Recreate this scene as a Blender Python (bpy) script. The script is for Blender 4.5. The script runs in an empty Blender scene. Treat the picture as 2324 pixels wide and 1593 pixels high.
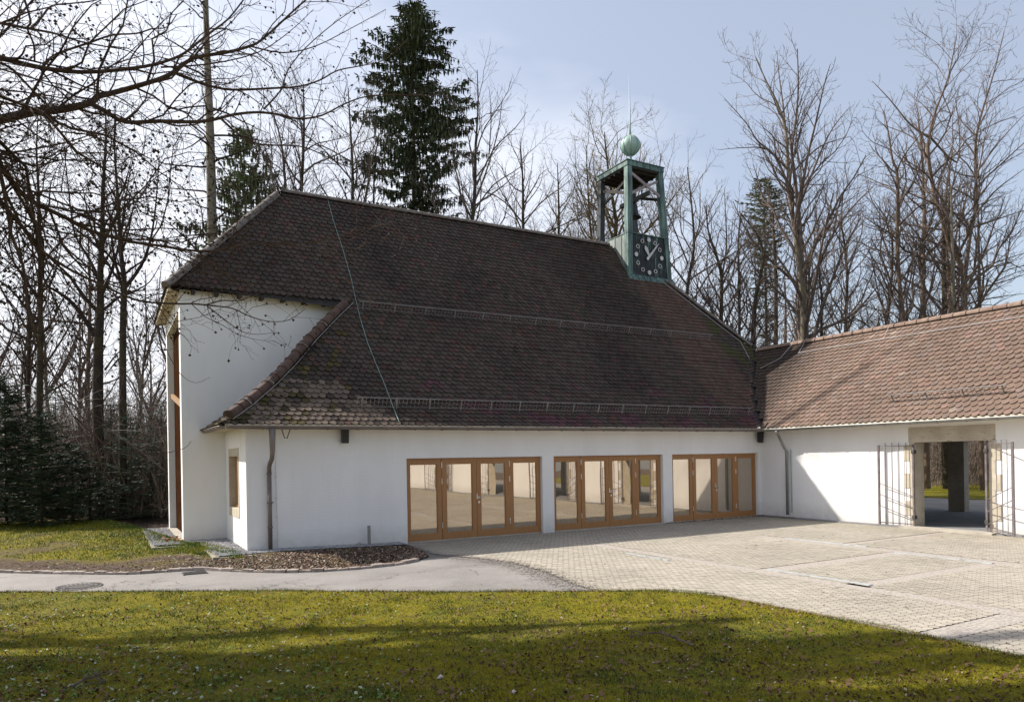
import bpy, bmesh, math, random
from math import sin, cos, pi, radians, atan2, sqrt, hypot
from mathutils import Vector as V, Matrix, noise as mnoise
R = random.Random(7)
sc = bpy.context.scene
COL = sc.collection

# ------------------------------------------------------------------ camera
CAM = V((-19.9001, -17.5297, 2.1694)); YAW = 0.5169; ROLL = 0.0169; F = 1623.1475; SY = 242.4831
cd = bpy.data.cameras.new('camera'); cam = bpy.data.objects.new('camera', cd); COL.objects.link(cam)
cd.sensor_width = 36; cd.lens = 36 * F / 2324
cd.shift_x = -sin(ROLL) * SY / 2324; cd.shift_y = cos(ROLL) * SY / 2324
cd.clip_start = 0.1; cd.clip_end = 1000
cam.matrix_world = Matrix.Translation(CAM) @ Matrix.Rotation(-YAW, 4, 'Z') @ Matrix.Rotation(pi / 2, 4, 'X') @ Matrix.Rotation(-ROLL, 4, 'Z')
sc.camera = cam
# ------------------------------------------------------------------ light
SUNV = V((-.76, .83, 1.0)).normalized()
EL = math.asin(SUNV.z)
sc.view_settings.view_transform = 'Standard'; sc.view_settings.look = 'None'; sc.view_settings.gamma = 1
sc.view_settings.exposure = 0.55
w = bpy.data.worlds.new('World'); sc.world = w; w.use_nodes = True
nt = w.node_tree; nt.nodes.clear()
def N(t, **k):
    n = nt.nodes.new(t)
    for a, b in k.items(): setattr(n, a, b)
    return n
sky = N('ShaderNodeTexSky', sky_type='NISHITA'); sky.sun_disc = False
sky.sun_elevation = EL; sky.sun_rotation = atan2(SUNV.x, SUNV.y); sky.air_density = 1.0; sky.dust_density = 2.5; sky.ozone_density = 1.0
tc = N('ShaderNodeTexCoord'); sep = N('ShaderNodeSeparateXYZ')
mp = N('ShaderNodeMapping'); mp.inputs['Scale'].default_value = (1.0, 1.0, 2.6)
no = N('ShaderNodeTexNoise'); no.inputs['Scale'].default_value = 1.6; no.inputs['Detail'].default_value = 5; no.inputs['Roughness'].default_value = .55
nt.links.new(tc.outputs['Generated'], sep.inputs[0]); nt.links.new(tc.outputs['Generated'], mp.inputs[0]); nt.links.new(mp.outputs[0], no.inputs[0])
# thin high cloud: thicker low down and towards the sun
dp = N('ShaderNodeVectorMath', operation='DOT_PRODUCT'); dp.inputs[1].default_value = (-.75, .62, -.15)
nt.links.new(tc.outputs['Generated'], dp.inputs[0])
def M(op, a, b=None, c=None):
    n = N('ShaderNodeMath', operation=op)
    for i, x in enumerate((a, b, c)):
        if x is None: continue
        if isinstance(x, (int, float)): n.inputs[i].default_value = x
        else: nt.links.new(x, n.inputs[i])
    return n.outputs[0]
cl = M('MULTIPLY_ADD', dp.outputs['Value'], 0.95, 0.12)
cl = M('ADD', cl, M('MULTIPLY', M('SUBTRACT', no.outputs[0], .5), 1.5))
low = M('MULTIPLY', M('SUBTRACT', .55, sep.outputs[2]), 1.1)
cl = M('ADD', cl, low)
cl = M('MINIMUM', M('MAXIMUM', cl, .26), .88)
mx = N('ShaderNodeMixRGB'); nt.links.new(cl, mx.inputs[0]); nt.links.new(sky.outputs[0], mx.inputs[1])
mx.inputs[2].default_value = (6.8, 6.9, 7.3, 1)
bg = N('ShaderNodeBackground'); bg.inputs['Strength'].default_value = 0.118
nt.links.new(mx.outputs[0], bg.inputs[0]); wo = N('ShaderNodeOutputWorld'); nt.links.new(bg.outputs[0], wo.inputs[0])
sl = bpy.data.lights.new('sun', 'SUN'); sl.energy = 4.9; sl.angle = radians(.5); sl.color = (1, .94, .86)
so = bpy.data.objects.new('sun', sl); COL.objects.link(so); so.rotation_euler = (-SUNV).to_track_quat('-Z', 'Y').to_euler()
so.location = (-40, 40, 50)

# ------------------------------------------------------------------ helpers
FW = V((sin(YAW), cos(YAW), 0)); RT = V((cos(YAW), -sin(YAW), 0))
def ray(u, v):
    a = u - 1162; b = v - 796.5; x = cos(ROLL) * a - sin(ROLL) * b; y = sin(ROLL) * a + cos(ROLL) * b - SY
    return (FW * F + RT * x - V((0, 0, y))) / F
def at(u, v, dist): return CAM + ray(u, v) * dist
def on(u, v, ax, val):
    d = ray(u, v); return CAM + d * ((val - CAM[ax]) / d[ax])

MATS = {}
class NT:
    def __init__(s, name):
        s.m = bpy.data.materials.new(name); s.m.use_nodes = True; s.t = s.m.node_tree; s.b = s.t.nodes['Principled BSDF']; MATS[name] = s.m
    def n(s, t, **k):
        x = s.t.nodes.new(t)
        for a, b in k.items(): setattr(x, a, b)
        return x
    def L(s, a, b): s.t.links.new(a, b)
    def coord(s, scale=(1, 1, 1), rot=(0, 0, 0), gen='Object'):
        if gen == 'World': o = s.n('ShaderNodeNewGeometry').outputs['Position']
        else: o = s.n('ShaderNodeTexCoord').outputs[gen]
        m = s.n('ShaderNodeMapping'); m.inputs['Scale'].default_value = scale; m.inputs['Rotation'].default_value = rot
        s.L(o, m.inputs[0]); return m.outputs[0]
    def noise(s, scale, vec=None, detail=4, rough=.55):
        x = s.n('ShaderNodeTexNoise'); x.inputs['Scale'].default_value = scale; x.inputs['Detail'].default_value = detail; x.inputs['Roughness'].default_value = rough
        s.L(vec if vec is not None else s.coord(gen='World'), x.inputs['Vector']); return x.outputs[0]
    def ramp(s, f, stops):
        x = s.n('ShaderNodeValToRGB'); e = x.color_ramp.elements
        while len(e) < len(stops): e.new(.5)
        for i, (p, c) in enumerate(stops): e[i].position = p; e[i].color = (*c, 1) if len(c) == 3 else c
        s.L(f, x.inputs[0]); return x.outputs[0]
    def mix(s, f, a, b, mode='MIX'):
        x = s.n('ShaderNodeMixRGB', blend_type=mode)
        for i, q in enumerate((f, a, b)):
            if isinstance(q, (int, float)): x.inputs[i].default_value = q
            elif isinstance(q, tuple): x.inputs[i].default_value = (*q, 1)
            else: s.L(q, x.inputs[i])
        return x.outputs[0]
    def math(s, op, a, b=0):
        x = s.n('ShaderNodeMath', operation=op)
        for i, q in enumerate((a, b)):
            if isinstance(q, (int, float)): x.inputs[i].default_value = q
            else: s.L(q, x.inputs[i])
        return x.outputs[0]
    def bump(s, h, st=.3, d=.02):
        x = s.n('ShaderNodeBump'); x.inputs['Strength'].default_value = st; x.inputs['Distance'].default_value = d
        s.L(h, x.inputs['Height']); s.L(x.outputs[0], s.b.inputs['Normal'])
    def col(s, c):
        if isinstance(c, tuple): s.b.inputs['Base Color'].default_value = (*c, 1)
        else: s.L(c, s.b.inputs['Base Color'])
    def done(s, rough=.8, metal=0, spec=.5):
        s.b.inputs['Roughness'].default_value = rough; s.b.inputs['Metallic'].default_value = metal
        s.b.inputs['Specular IOR Level'].default_value = spec; return s.m
def simple(name, c1, c2, scale=4, rough=.8, metal=0, bump=.2, bd=.01, stretch=(1, 1, 1), spec=.4):
    a = NT(name); v = a.coord(stretch, gen='World'); f = a.noise(scale, v, 5)
    a.col(a.ramp(f, [(.3, c1), (.7, c2)]))
    if bump: a.bump(a.noise(scale * 6, v, 3), bump, bd)
    return a.done(rough, metal, spec)

# plaster over painted brick
def plaster(name, axis):
    a = NT(name); geo = a.n('ShaderNodeNewGeometry').outputs['Position']; sp = a.n('ShaderNodeSeparateXYZ'); a.L(geo, sp.inputs[0])
    cb = a.n('ShaderNodeCombineXYZ'); a.L(sp.outputs[axis], cb.inputs[0]); a.L(sp.outputs[2], cb.inputs[1])
    br = a.n('ShaderNodeTexBrick'); a.L(cb.outputs[0], br.inputs[0]); br.inputs['Scale'].default_value = 1; br.inputs['Brick Width'].default_value = .26
    br.inputs['Row Height'].default_value = .08; br.inputs['Mortar Size'].default_value = .01; br.inputs['Mortar Smooth'].default_value = .8
    n1 = a.noise(14, detail=6); n2 = a.noise(.9, a.coord((1, 1, .4), gen='World'), 5, .6)
    base = a.ramp(n2, [(.25, (.75, .74, .725)), (.7, (.84, .835, .83))]); st_ = a.noise(1.0, a.coord((5, 5, .35), gen='World'), 6, .65); base = a.mix(a.math('MULTIPLY', a.math('MAXIMUM', a.math('SUBTRACT', st_, .56), 0), 1.0), base, (.60, .58, .54))
    # splash zone near the ground
    zz = a.n('ShaderNodeMapRange'); a.L(sp.outputs[2], zz.inputs[0]); zz.inputs[1].default_value = .05; zz.inputs[2].default_value = .55; zz.inputs[3].default_value = 1; zz.inputs[4].default_value = 0
    k = a.math('MULTIPLY', zz.outputs[0], a.math('MULTIPLY', a.noise(5), .8))
    a.col(a.mix(k, base, (.42, .39, .33)))
    h = a.math('ADD', a.math('MULTIPLY', br.outputs['Fac'], -.5), a.math('MULTIPLY', n1, .8))
    a.bump(h, .28, .010); return a.done(.85)
plaster('plaster_x', 0); plaster('plaster_y', 1)
def tiles(name, rough, speck):
    a = NT(name); at_ = a.n('ShaderNodeAttribute', attribute_name='Col').outputs['Color']
    n1 = a.noise(9, detail=6, rough=.7); n2 = a.noise(60, detail=3)
    c = a.mix(.55, at_, a.ramp(n1, [(.25, (.35, .35, .36)), (.75, (1.5, 1.48, 1.45))]), 'MULTIPLY')
    sp = a.math('MULTIPLY', a.math('GREATER_THAN', n2, .70), a.math('GREATER_THAN', a.noise(1.1, detail=3), .56))
    c = a.mix(a.math('MULTIPLY', sp, speck), c, (.42, .42, .37)); a.col(c)
    a.bump(n1, .35, .01); return a.done(rough, 0, .25)
tiles('dark_tile', .78, .5); tiles('red_tile', .8, .75)
simple('under_tile', (.02, .017, .015), (.035, .03, .025), 3)
simple('ridge_dark', (.10, .085, .075), (.21, .18, .16), 5, bump=.4)
simple('ridge_red', (.16, .10, .075), (.30, .22, .17), 5, bump=.4)
simple('hip_clay', (.045, .028, .022), (.12, .07, .052), 4, bump=.5)
simple('moss', (.05, .045, .01), (.13, .11, .03), 12, bump=.8, bd=.03)
def copper(name, dark):
    a = NT(name); v = a.coord((9, 9, .6), gen='World'); f = a.noise(1.6, v, 6, .65); g = a.noise(2.2, detail=5)
    f2 = a.math('ADD', a.math('MULTIPLY', f, .75), a.math('MULTIPLY', g, .25))
    if dark: a.col(a.ramp(f2, [(.50, (.006, .007, .008)), (.555, (.012, .018, .017)), (.585, (.10, .19, .16)), (.70, (.20, .33, .28))]))
    else: a.col(a.ramp(f2, [(.36, (.02, .028, .028)), (.47, (.065, .11, .10)), (.58, (.13, .22, .195)), (.72, (.26, .34, .31))]))
    a.bump(f, .3, .01); return a.done(.55, .15)
copper('verdigris', False); copper('verdigris_dark', True)
simple('ball_copper', (.22, .36, .31), (.36, .50, .44), 3, .5, .1, stretch=(1, 1, .5))
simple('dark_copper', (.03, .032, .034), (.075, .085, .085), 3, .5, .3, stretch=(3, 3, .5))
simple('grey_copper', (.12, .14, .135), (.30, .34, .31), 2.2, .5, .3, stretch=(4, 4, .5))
simple('marker_metal', (.45, .43, .44), (.62, .6, .6), 6, .5, .2, bump=0)
simple('brace_wood', (.20, .18, .18), (.36, .32, .33), 6, .7)
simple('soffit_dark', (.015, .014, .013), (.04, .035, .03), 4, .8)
simple('zinc', (.20, .20, .19), (.34, .34, .33), 3, .45, .5, stretch=(1, 1, .5))
simple('zinc_brown', (.15, .125, .11), (.24, .20, .18), 3, .5, .4)
simple('zinc_light', (.38, .38, .38), (.55, .55, .55), 3, .5, .3)
simple('rail_zinc', (.34, .36, .36), (.48, .50, .50), 4, .6, .1)
simple('guard_metal', (.15, .14, .135), (.27, .26, .25), 5, .6, .3)
simple('steel', (.5, .5, .49), (.7, .7, .68), 8, .3, .9, bump=0)
simple('cable_green', (.14, .24, .22), (.28, .40, .38), 5, .6)
simple('black_plastic', (.012, .012, .012), (.02, .02, .02), 5, .4)
simple('white_plastic', (.6, .6, .58), (.7, .7, .68), 5, .4)
simple('soffit_board', (.45, .38, .27), (.62, .54, .42), 2, .7, stretch=(1, 6, 1))
simple('iron_paint', (.12, .10, .105), (.22, .19, .195), 7, .55, .2)
def wood(name, c1, c2):
    a = NT(name); v = a.coord((7, 7, .45), gen='World'); f = a.noise(5, v, 6, .6); g = a.noise(1.3, detail=2)
    a.col(a.mix(a.math('MULTIPLY', g, .5), a.ramp(f, [(.3, c1), (.7, c2)]), a.ramp(f, [(.3, c2), (.7, c1)])))
    a.bump(f, .15, .004); return a.done(.42, 0, .4)
wood('oak', (.27, .125, .042), (.43, .215, .085)); simple('oak_dark', (.028, .012, .006), (.055, .025, .012), 3, .95, bump=0, spec=0); wood('oak_pale', (.36, .22, .11), (.5, .33, .18))
def travertine():
    a = NT('travertine'); v = a.coord((1, 1, 3.2), gen='World'); f = a.noise(7, v, 6, .65); g = a.noise(1.5, detail=4)
    c = a.ramp(g, [(.3, (.36, .31, .24)), (.7, (.52, .47, .38))])
    a.col(a.mix(a.math('GREATER_THAN', f, .63), c, (.17, .11, .08))); a.bump(f, .4, .012); return a.done(.8)
travertine()
simple('jamb_stone', (.42, .37, .28), (.56, .50, .40), 5, .8, bump=.3)
def glass():
    a = NT('door_glass'); t = a.t
    gl = a.n('ShaderNodeBsdfGlossy'); gl.inputs['Color'].default_value = (.78, .68, .56, 1); gl.inputs['Roughness'].default_value = .012
    df = a.n('ShaderNodeBsdfDiffuse'); df.inputs['Color'].default_value = (.22, .18, .135, 1)
    b = a.n('ShaderNodeBump'); b.inputs['Strength'].default_value = .035; b.inputs['Distance'].default_value = .03
    a.L(a.noise(1.5, detail=0), b.inputs['Height']); a.L(b.outputs[0], gl.inputs['Normal'])
    mxs = a.n('ShaderNodeMixShader'); mxs.inputs[0].default_value = .56
    a.L(df.outputs[0], mxs.inputs[1]); a.L(gl.outputs[0], mxs.inputs[2]); a.L(mxs.outputs[0], t.nodes['Material Output'].inputs[0])
glass()
def bark(name, c1, c2, moss=0):
    a = NT(name); v = a.coord((1, 1, .22), gen='World'); f = a.noise(14, v, 6, .7)
    c = a.ramp(f, [(.3, c1), (.7, c2)])
    if moss:
        g = a.math('MULTIPLY', a.math('GREATER_THAN', a.noise(1.8, detail=4), .5), moss); c = a.mix(g, c, (.10, .10, .035))
    a.col(c); a.bump(f, .8, .03); return a.done(.9, 0, .2)
bark('bark_grey', (.055, .045, .038), (.16, .135, .11), .35)
bark('bark_dark', (.022, .017, .014), (.07, .055, .045), .25)
bark('bark_red', (.09, .06, .045), (.23, .16, .12), .2)
bark('bark_light', (.13, .11, .085), (.30, .26, .20), .35)
bark('twig_grey', (.085, .065, .055), (.19, .15, .125))
bark('twig_dark', (.020, .014, .012), (.06, .042, .036)); bark('twig_beech', (.035, .024, .018), (.13, .085, .06))
bark('twig_gold', (.13, .09, .045), (.26, .20, .10))
simple('husk', (.022, .014, .010), (.06, .035, .022), 30, .8, bump=0)
simple('dry_leaf', (.16, .07, .03), (.33, .17, .08), 9, .7, bump=0)
def leafm(name, c1, c2):
    a = NT(name); a.col(a.ramp(a.noise(2.3, detail=4), [(.3, c1), (.7, c2)])); return a.done(.6, 0, .35)
leafm('needle_dark', (.024, .044, .024), (.07, .105, .05)); leafm('needle_fir', (.035, .062, .036), (.10, .14, .085)); leafm('needle_spruce', (.030, .052, .022), (.105, .125, .055)); leafm('needle_pine', (.09, .125, .05), (.20, .24, .12))
leafm('bud_gold', (.16, .13, .05), (.30, .25, .11)); leafm('brush', (.07, .05, .038), (.20, .15, .115)); leafm('brush_pale', (.14, .10, .075), (.30, .22, .17))
def lawnmat(name, dirt):
    a = NT(name); g = a.noise(.55, detail=5, rough=.6); f = a.noise(9, detail=6, rough=.7); h = a.noise(45, detail=4)
    g2 = a.noise(3.1, detail=5, rough=.65); c = a.mix(.5, a.ramp(g, [(.30, (.11, .12, .012)), (.46, (.22, .19, .012)), (.60, (.13, .14, .02)), (.78, (.24, .20, .05))]), a.ramp(g2, [(.35, (.06, .08, .015)), (.5, (.22, .19, .012)), (.68, (.14, .10, .045))]))
    c = a.mix(.6, c, a.ramp(f, [(.3, (.5, .5, .5)), (.7, (1.35, 1.3, 1.2))]), 'MULTIPLY')
    at_ = a.n('ShaderNodeAttribute', attribute_name='Col').outputs['Color']
    if dirt:
        d = a.ramp(f, [(.3, (.045, .032, .024)), (.55, (.11, .08, .06)), (.75, (.22, .16, .12))])
        k = a.math('ADD', at_, a.math('MULTIPLY', a.math('SUBTRACT', a.noise(1.3, detail=5), .5), 1.8))
        k = a.math('MINIMUM', a.math('MAXIMUM', k, 0), 1); c = a.mix(k, c, d)
    a.col(c); a.bump(a.math('ADD', f, a.math('MULTIPLY', h, .6)), .9, .05); return a.done(.95, 0, .1)
lawnmat('lawn', False); lawnmat('verge', True)
simple('forest_soil', (.05, .035, .024), (.16, .11, .08), 3, .95, bump=1, bd=.1)
def asphalt():
    a = NT('asphalt'); f = a.noise(120, detail=3); g = a.noise(.8, detail=5); h = a.noise(.35, a.coord((1, 3, 1), (0, 0, .5), gen='World'), 4)
    c = a.ramp(g, [(.3, (.19, .175, .16)), (.7, (.27, .25, .232))]); c = a.mix(.35, c, a.ramp(f, [(.3, (.5, .5, .5)), (.7, (1.4, 1.4, 1.4))]), 'MULTIPLY')
    c = a.mix(a.math('MULTIPLY', a.math('GREATER_THAN', h, .6), .3), c, (.13, .115, .105))
    vo = a.n('ShaderNodeTexVoronoi', feature='DISTANCE_TO_EDGE'); vo.inputs['Scale'].default_value = .55
    wv = a.n('ShaderNodeVectorMath', operation='ADD'); a.L(a.coord(gen='World'), wv.inputs[0]); nn = a.n('ShaderNodeTexNoise'); nn.inputs['Scale'].default_value = 1.5; nn.inputs['Detail'].default_value = 5; a.L(a.coord(gen='World'), nn.inputs['Vector']); a.L(nn.outputs['Color'], wv.inputs[1]); a.L(wv.outputs[0], vo.inputs['Vector'])
    cr = a.math('MULTIPLY', a.math('LESS_THAN', vo.outputs['Distance'], .006), a.math('GREATER_THAN', a.noise(.9, detail=2), .5)); c = a.mix(a.math('MULTIPLY', cr, .7), c, (.05, .045, .04))
    sp_ = a.math('MULTIPLY', a.math('GREATER_THAN', a.noise(26, detail=4), .62), .45); c = a.mix(sp_, c, (.40, .37, .34))
    a.col(c); a.bump(f, .4, .005); return a.done(.85)
asphalt()
simple('joint_sand', (.07, .06, .05), (.14, .12, .10), 8)
simple('aggregate', (.25, .22, .19), (.52, .47, .41), 26, .85, bump=.6)
def paver():
    a = NT('paver'); at_ = a.n('ShaderNodeAttribute', attribute_name='Col').outputs['Color']
    g = a.noise(.5, detail=5); f = a.noise(70, detail=3)
    c = a.mix(1, at_, a.ramp(g, [(.3, (.84, .84, .80)), (.7, (1.12, 1.1, 1.06))]), 'MULTIPLY'); c = a.mix(.3, c, a.ramp(f, [(.3, (.6, .6, .6)), (.7, (1.4, 1.4, 1.4))]), 'MULTIPLY')
    # algae film that grows beside the two walls
    geo = a.n('ShaderNodeNewGeometry').outputs['Position']; sp = a.n('ShaderNodeSeparateXYZ'); a.L(geo, sp.inputs[0])
    k = a.math('SUBTRACT', a.math('ADD', a.math('MULTIPLY', sp.outputs[0], .30), 1.0), a.noise(.9, detail=4)); k = a.math('MULTIPLY', a.math('MINIMUM', a.math('MAXIMUM', k, 0), 1), .4)
    a.col(a.mix(k, c, (.16, .15, .07))); a.bump(f, .3, .004); return a.done(.8)
paver()
simple('kerbstone', (.20, .165, .14), (.40, .34, .30), 7, .85, bump=.5)
simple('gravel_stone', (.17, .17, .175), (.40, .40, .41), 6, .85, bump=0)
simple('concrete', (.33, .30, .25), (.48, .44, .37), 3, .85)
simple('slab', (.20, .18, .135), (.32, .285, .22), 5, .9)
simple('floor_dark', (.16, .16, .165), (.23, .23, .235), 2, .8)
simple('iron_cast', (.05, .045, .042), (.11, .10, .095), 20, .7, .3)
def vcol(name, rough=.9):
    a = NT(name); a.L(a.n('ShaderNodeAttribute', attribute_name='Col').outputs['Color'], a.b.inputs['Base Color']); return a.done(rough, 0, .15)
vcol('litter'); vcol('blade', .7)
simple('pale_stone', (.42, .36, .32), (.58, .50, .46), 20, .8); simple('pink_flower', (.55, .12, .22), (.75, .25, .35), 8)

# ------------------------------------------------------------------ mesh building
class MB:
    def __init__(s): s.v = []; s.f = []; s.c = []; s.sm = False
    def add(s, vs, fs, col=None):
        o = len(s.v); s.v += [tuple(p) for p in vs]; s.f += [tuple(o + i for i in f) for f in fs]
        if col is not None: s.c += [col] * len(vs)
    def box(s, a, b, col=None):
        (x0, y0, z0), (x1, y1, z1) = a, b
        s.add([(x0, y0, z0), (x1, y0, z0), (x1, y1, z0), (x0, y1, z0), (x0, y0, z1), (x1, y0, z1), (x1, y1, z1), (x0, y1, z1)],
              [(0, 3, 2, 1), (4, 5, 6, 7), (0, 1, 5, 4), (1, 2, 6, 5), (2, 3, 7, 6), (3, 0, 4, 7)], col)
    def hull8(s, bot, top):  # two quads
        s.add(list(bot) + list(top), [(0, 3, 2, 1), (4, 5, 6, 7), (0, 1, 5, 4), (1, 2, 6, 5), (2, 3, 7, 6), (3, 0, 4, 7)])
    def bar(s, p, q, w, h=None):
        p = V(p); q = V(q); d = (q - p).normalized(); up = V((0, 0, 1)) if abs(d.z) < .95 else V((0, 1, 0))
        a = d.cross(up).normalized() * w / 2; b = a.cross(d).normalized() * (h or w) / 2
        s.hull8([p - a - b, p + a - b, p + a + b, p - a + b], [q - a - b, q + a - b, q + a + b, q - a + b])
    def tube(s, pts, rs, n=6, cap=True):
        pts = [V(p) for p in pts]
        if not isinstance(rs, (list, tuple)): rs = [rs] * len(pts)
        o = len(s.v); m = len(pts); ref = None
        for i in range(m):
            d = (pts[min(i + 1, m - 1)] - pts[max(i - 1, 0)]); d = d.normalized() if d.length > 1e-9 else V((0, 0, 1))
            if ref is None: ref = V((0, 0, 1)) if abs(d.z) < .9 else V((1, 0, 0))
            a = d.cross(ref)
            if a.length < 1e-6: a = d.orthogonal()
            a.normalize(); b = a.cross(d); ref = -b if False else ref
            if i == 0: pa = a
            else:
                a = pa - d * pa.dot(d); a = a.normalized() if a.length > 1e-6 else d.orthogonal().normalized(); b = a.cross(d); pa = a
            for k in range(n):
                t = 2 * pi * k / n; p = pts[i] + (a * cos(t) + b * sin(t)) * rs[i]; s.v.append((p.x, p.y, p.z))
        for i in range(m - 1):
            for k in range(n):
                k2 = (k + 1) % n; s.f.append((o + i * n + k, o + (i + 1) * n + k, o + (i + 1) * n + k2, o + i * n + k2))
        if cap: s.f.append(tuple(o + k for k in range(n))); s.f.append(tuple(o + (m - 1) * n + n - 1 - k for k in range(n)))
    def grid(s, P, nu, nv, col=None):
        o = len(s.v)
        for i in range(nu + 1):
            for j in range(nv + 1):
                s.v.append(tuple(P(i / nu, j / nv)))
                if col: s.c.append(col(i / nu, j / nv))
        for i in range(nu):
            for j in range(nv):
                a = o + i * (nv + 1) + j; s.f.append((a, a + nv + 1, a + nv + 2, a + 1))
    def build(s, name, mat, parent=None, smooth=False):
        me = bpy.data.meshes.new(name); me.from_pydata(s.v, [], s.f)
        mats = mat if isinstance(mat, (list, tuple)) else [mat]
        for m in mats: me.materials.append(MATS[m])
        if s.c and len(s.c) == len(s.v):
            ca = me.color_attributes.new('Col', 'FLOAT_COLOR', 'POINT'); ca.data.foreach_set('color', [x for c in s.c for x in (c[0], c[1], c[2], 1)])
        if smooth: me.polygons.foreach_set('use_smooth', [True] * len(me.polygons))
        me.update(); o = bpy.data.objects.new(name, me); COL.objects.link(o)
        if parent: o.parent = parent
        return o
def tag(o, label=None, cat=None, group=None, kind=None):
    if label: o['label'] = label
    if cat: o['category'] = cat
    if group: o['group'] = group
    if kind: o['kind'] = kind
    return o
def empty(name, label=None, cat=None, group=None, loc=(0, 0, 0)):
    o = bpy.data.objects.new(name, None); COL.objects.link(o); o.location = loc; o.empty_display_size = .3
    return tag(o, label, cat, group)
def interp(x, tab):
    if x <= tab[0][0]: return tab[0][1] + (x - tab[0][0]) * (tab[1][1] - tab[0][1]) / (tab[1][0] - tab[0][0])
    for (a, b), (c, d) in zip(tab, tab[1:]):
        if x <= c: return b + (x - a) * (d - b) / (c - a)
    a, b = tab[-2]; c, d = tab[-1]; return d + (x - c) * (d - b) / (c - a)
def sstep(a, b, x):
    t = min(1, max(0, (x - a) / (b - a))); return t * t * (3 - 2 * t)

# ------------------------------------------------------------------ roof surfaces
PROF = [(-.45, 3.03), (0.3, 3.62), (1.2, 4.5), (2.1, 5.55), (3.05, 6.8), (5.9, 10.76)]
RY, RZ = 5.9, 10.76
def zmain(y): return interp(y if y <= RY else 2 * RY - y, PROF)
WR, WRZ = 2.857, 6.28
def zwing(x): return 3.03 + .9828 * (x + .45) if x <= WR else WRZ - .9828 * (x - WR)
def smax(a, b, k=.35):
    h = max(k - abs(a - b), 0) / k; return max(a, b) + h * h * k * .25
HIPL = [(-.45, -17.70), (.61, -16.55), (1.26, -15.87), (1.97, -15.13), (2.57, -14.36), (3.05, -13.70)]
def xl(y):                       # western limit of the front slope
    return interp(y, HIPL) if y < 3.05 else -18.47 + (y - 3.05) * (18.47 - 14.95) / 2.85
def xhipE(y): return 2.75 - (y - 2.8) * 1.30   # eastern hip
def front_ok(x, y):
    if x < xl(y) or y > RY: return False
    zm = zmain(y)
    if y > 2.75: return x < xhipE(y)
    return zm > zwing(x) or x < -.45
def zfront(x, y):
    if x > -2.2 and y < 4: return smax(zmain(y), zwing(x)) if x > -.6 else smax(zmain(y), zwing(x), .35 * sstep(-2.2, -.6, x) + .001)
    return zmain(y)
def tile_row_mesh(mb, P, Nn, s0, s1, tw, off, ok, colf, up, side, tl=.30, jit=.006):
    pass
OUT = [(-.5, 0), (-.5, -.60), (-.44, -.76), (-.30, -.91), (-.12, -.99), (.12, -.99), (.30, -.91), (.44, -.76), (.5, -.60), (.5, 0)]
def lay_tiles(mb, h0, h1, zf, ok, smin, smax_, colf, axis, sgn, expo=.185, tw=.185):
    """rows run along `axis` (0 = x, 1 = y); h is the other plan axis, going up-slope as h*sgn grows"""
    h = h0; row = 0
    while (h - h1) * sgn < 0:
        off = (row % 2) * .5
        n = int((smax_ - smin) / tw) + 1
        for i in range(n):
            s = smin + (i + off) * tw
            x, y = (s, h) if axis == 0 else (h, s)
            if not ok(x, y): continue
            z = zf(x, y); e = .05
            zu = zf(*((s, h + e * sgn) if axis == 0 else (h + e * sgn, s))); zs = zf(*((s + e, h) if axis == 0 else (h, s + e)))
            U = V((0, e * sgn, zu - z) if axis == 0 else (e * sgn, 0, zu - z)).normalized()
            S = V((e, 0, zs - z) if axis == 0 else (0, e, zs - z)).normalized()
            Nn = S.cross(U);
            if Nn.z < 0: Nn = -Nn
            Nn.normalize()
            L = expo * 1.5; c = V((x, y, z)); lift = .040 + R.uniform(-.006, .008); sk = R.uniform(-.012, .012); dr = R.uniform(-.008, .008)
            col = colf(x, y, z)
            top = []; bot = []
            for a, b in OUT:
                q = c + S * (a * tw * .965 + b * sk) + U * (L * (1 + b) + dr) + Nn * (lift * (-b) + .004)
                top.append(q); bot.append(q - Nn * .020)
            m = len(OUT)
            mb.add(top + bot[1:m - 1], [tuple(range(m))] + [(k, m + k - 1, m + k, k + 1) for k in range(1, m - 2)], col)
        # step in plan for one exposure along the slope
        z = zf(*((0.5 * (smin + smax_), h) if axis == 0 else (h, smin + 1)))
        z2 = zf(*((0.5 * (smin + smax_), h + .02 * sgn) if axis == 0 else (h + .02 * sgn, smin + 1)))
        h += sgn * expo / sqrt(1 + ((z2 - z) / .02) ** 2); row += 1

chapel = empty('chapel', 'white chapel with steep dark tiled roof, oak folding doors and open copper bell tower', 'chapel')
wing = empty('gate_wing', 'white gate wing with red-brown tiled roof and stone framed passage, right of the chapel', 'building')

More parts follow.
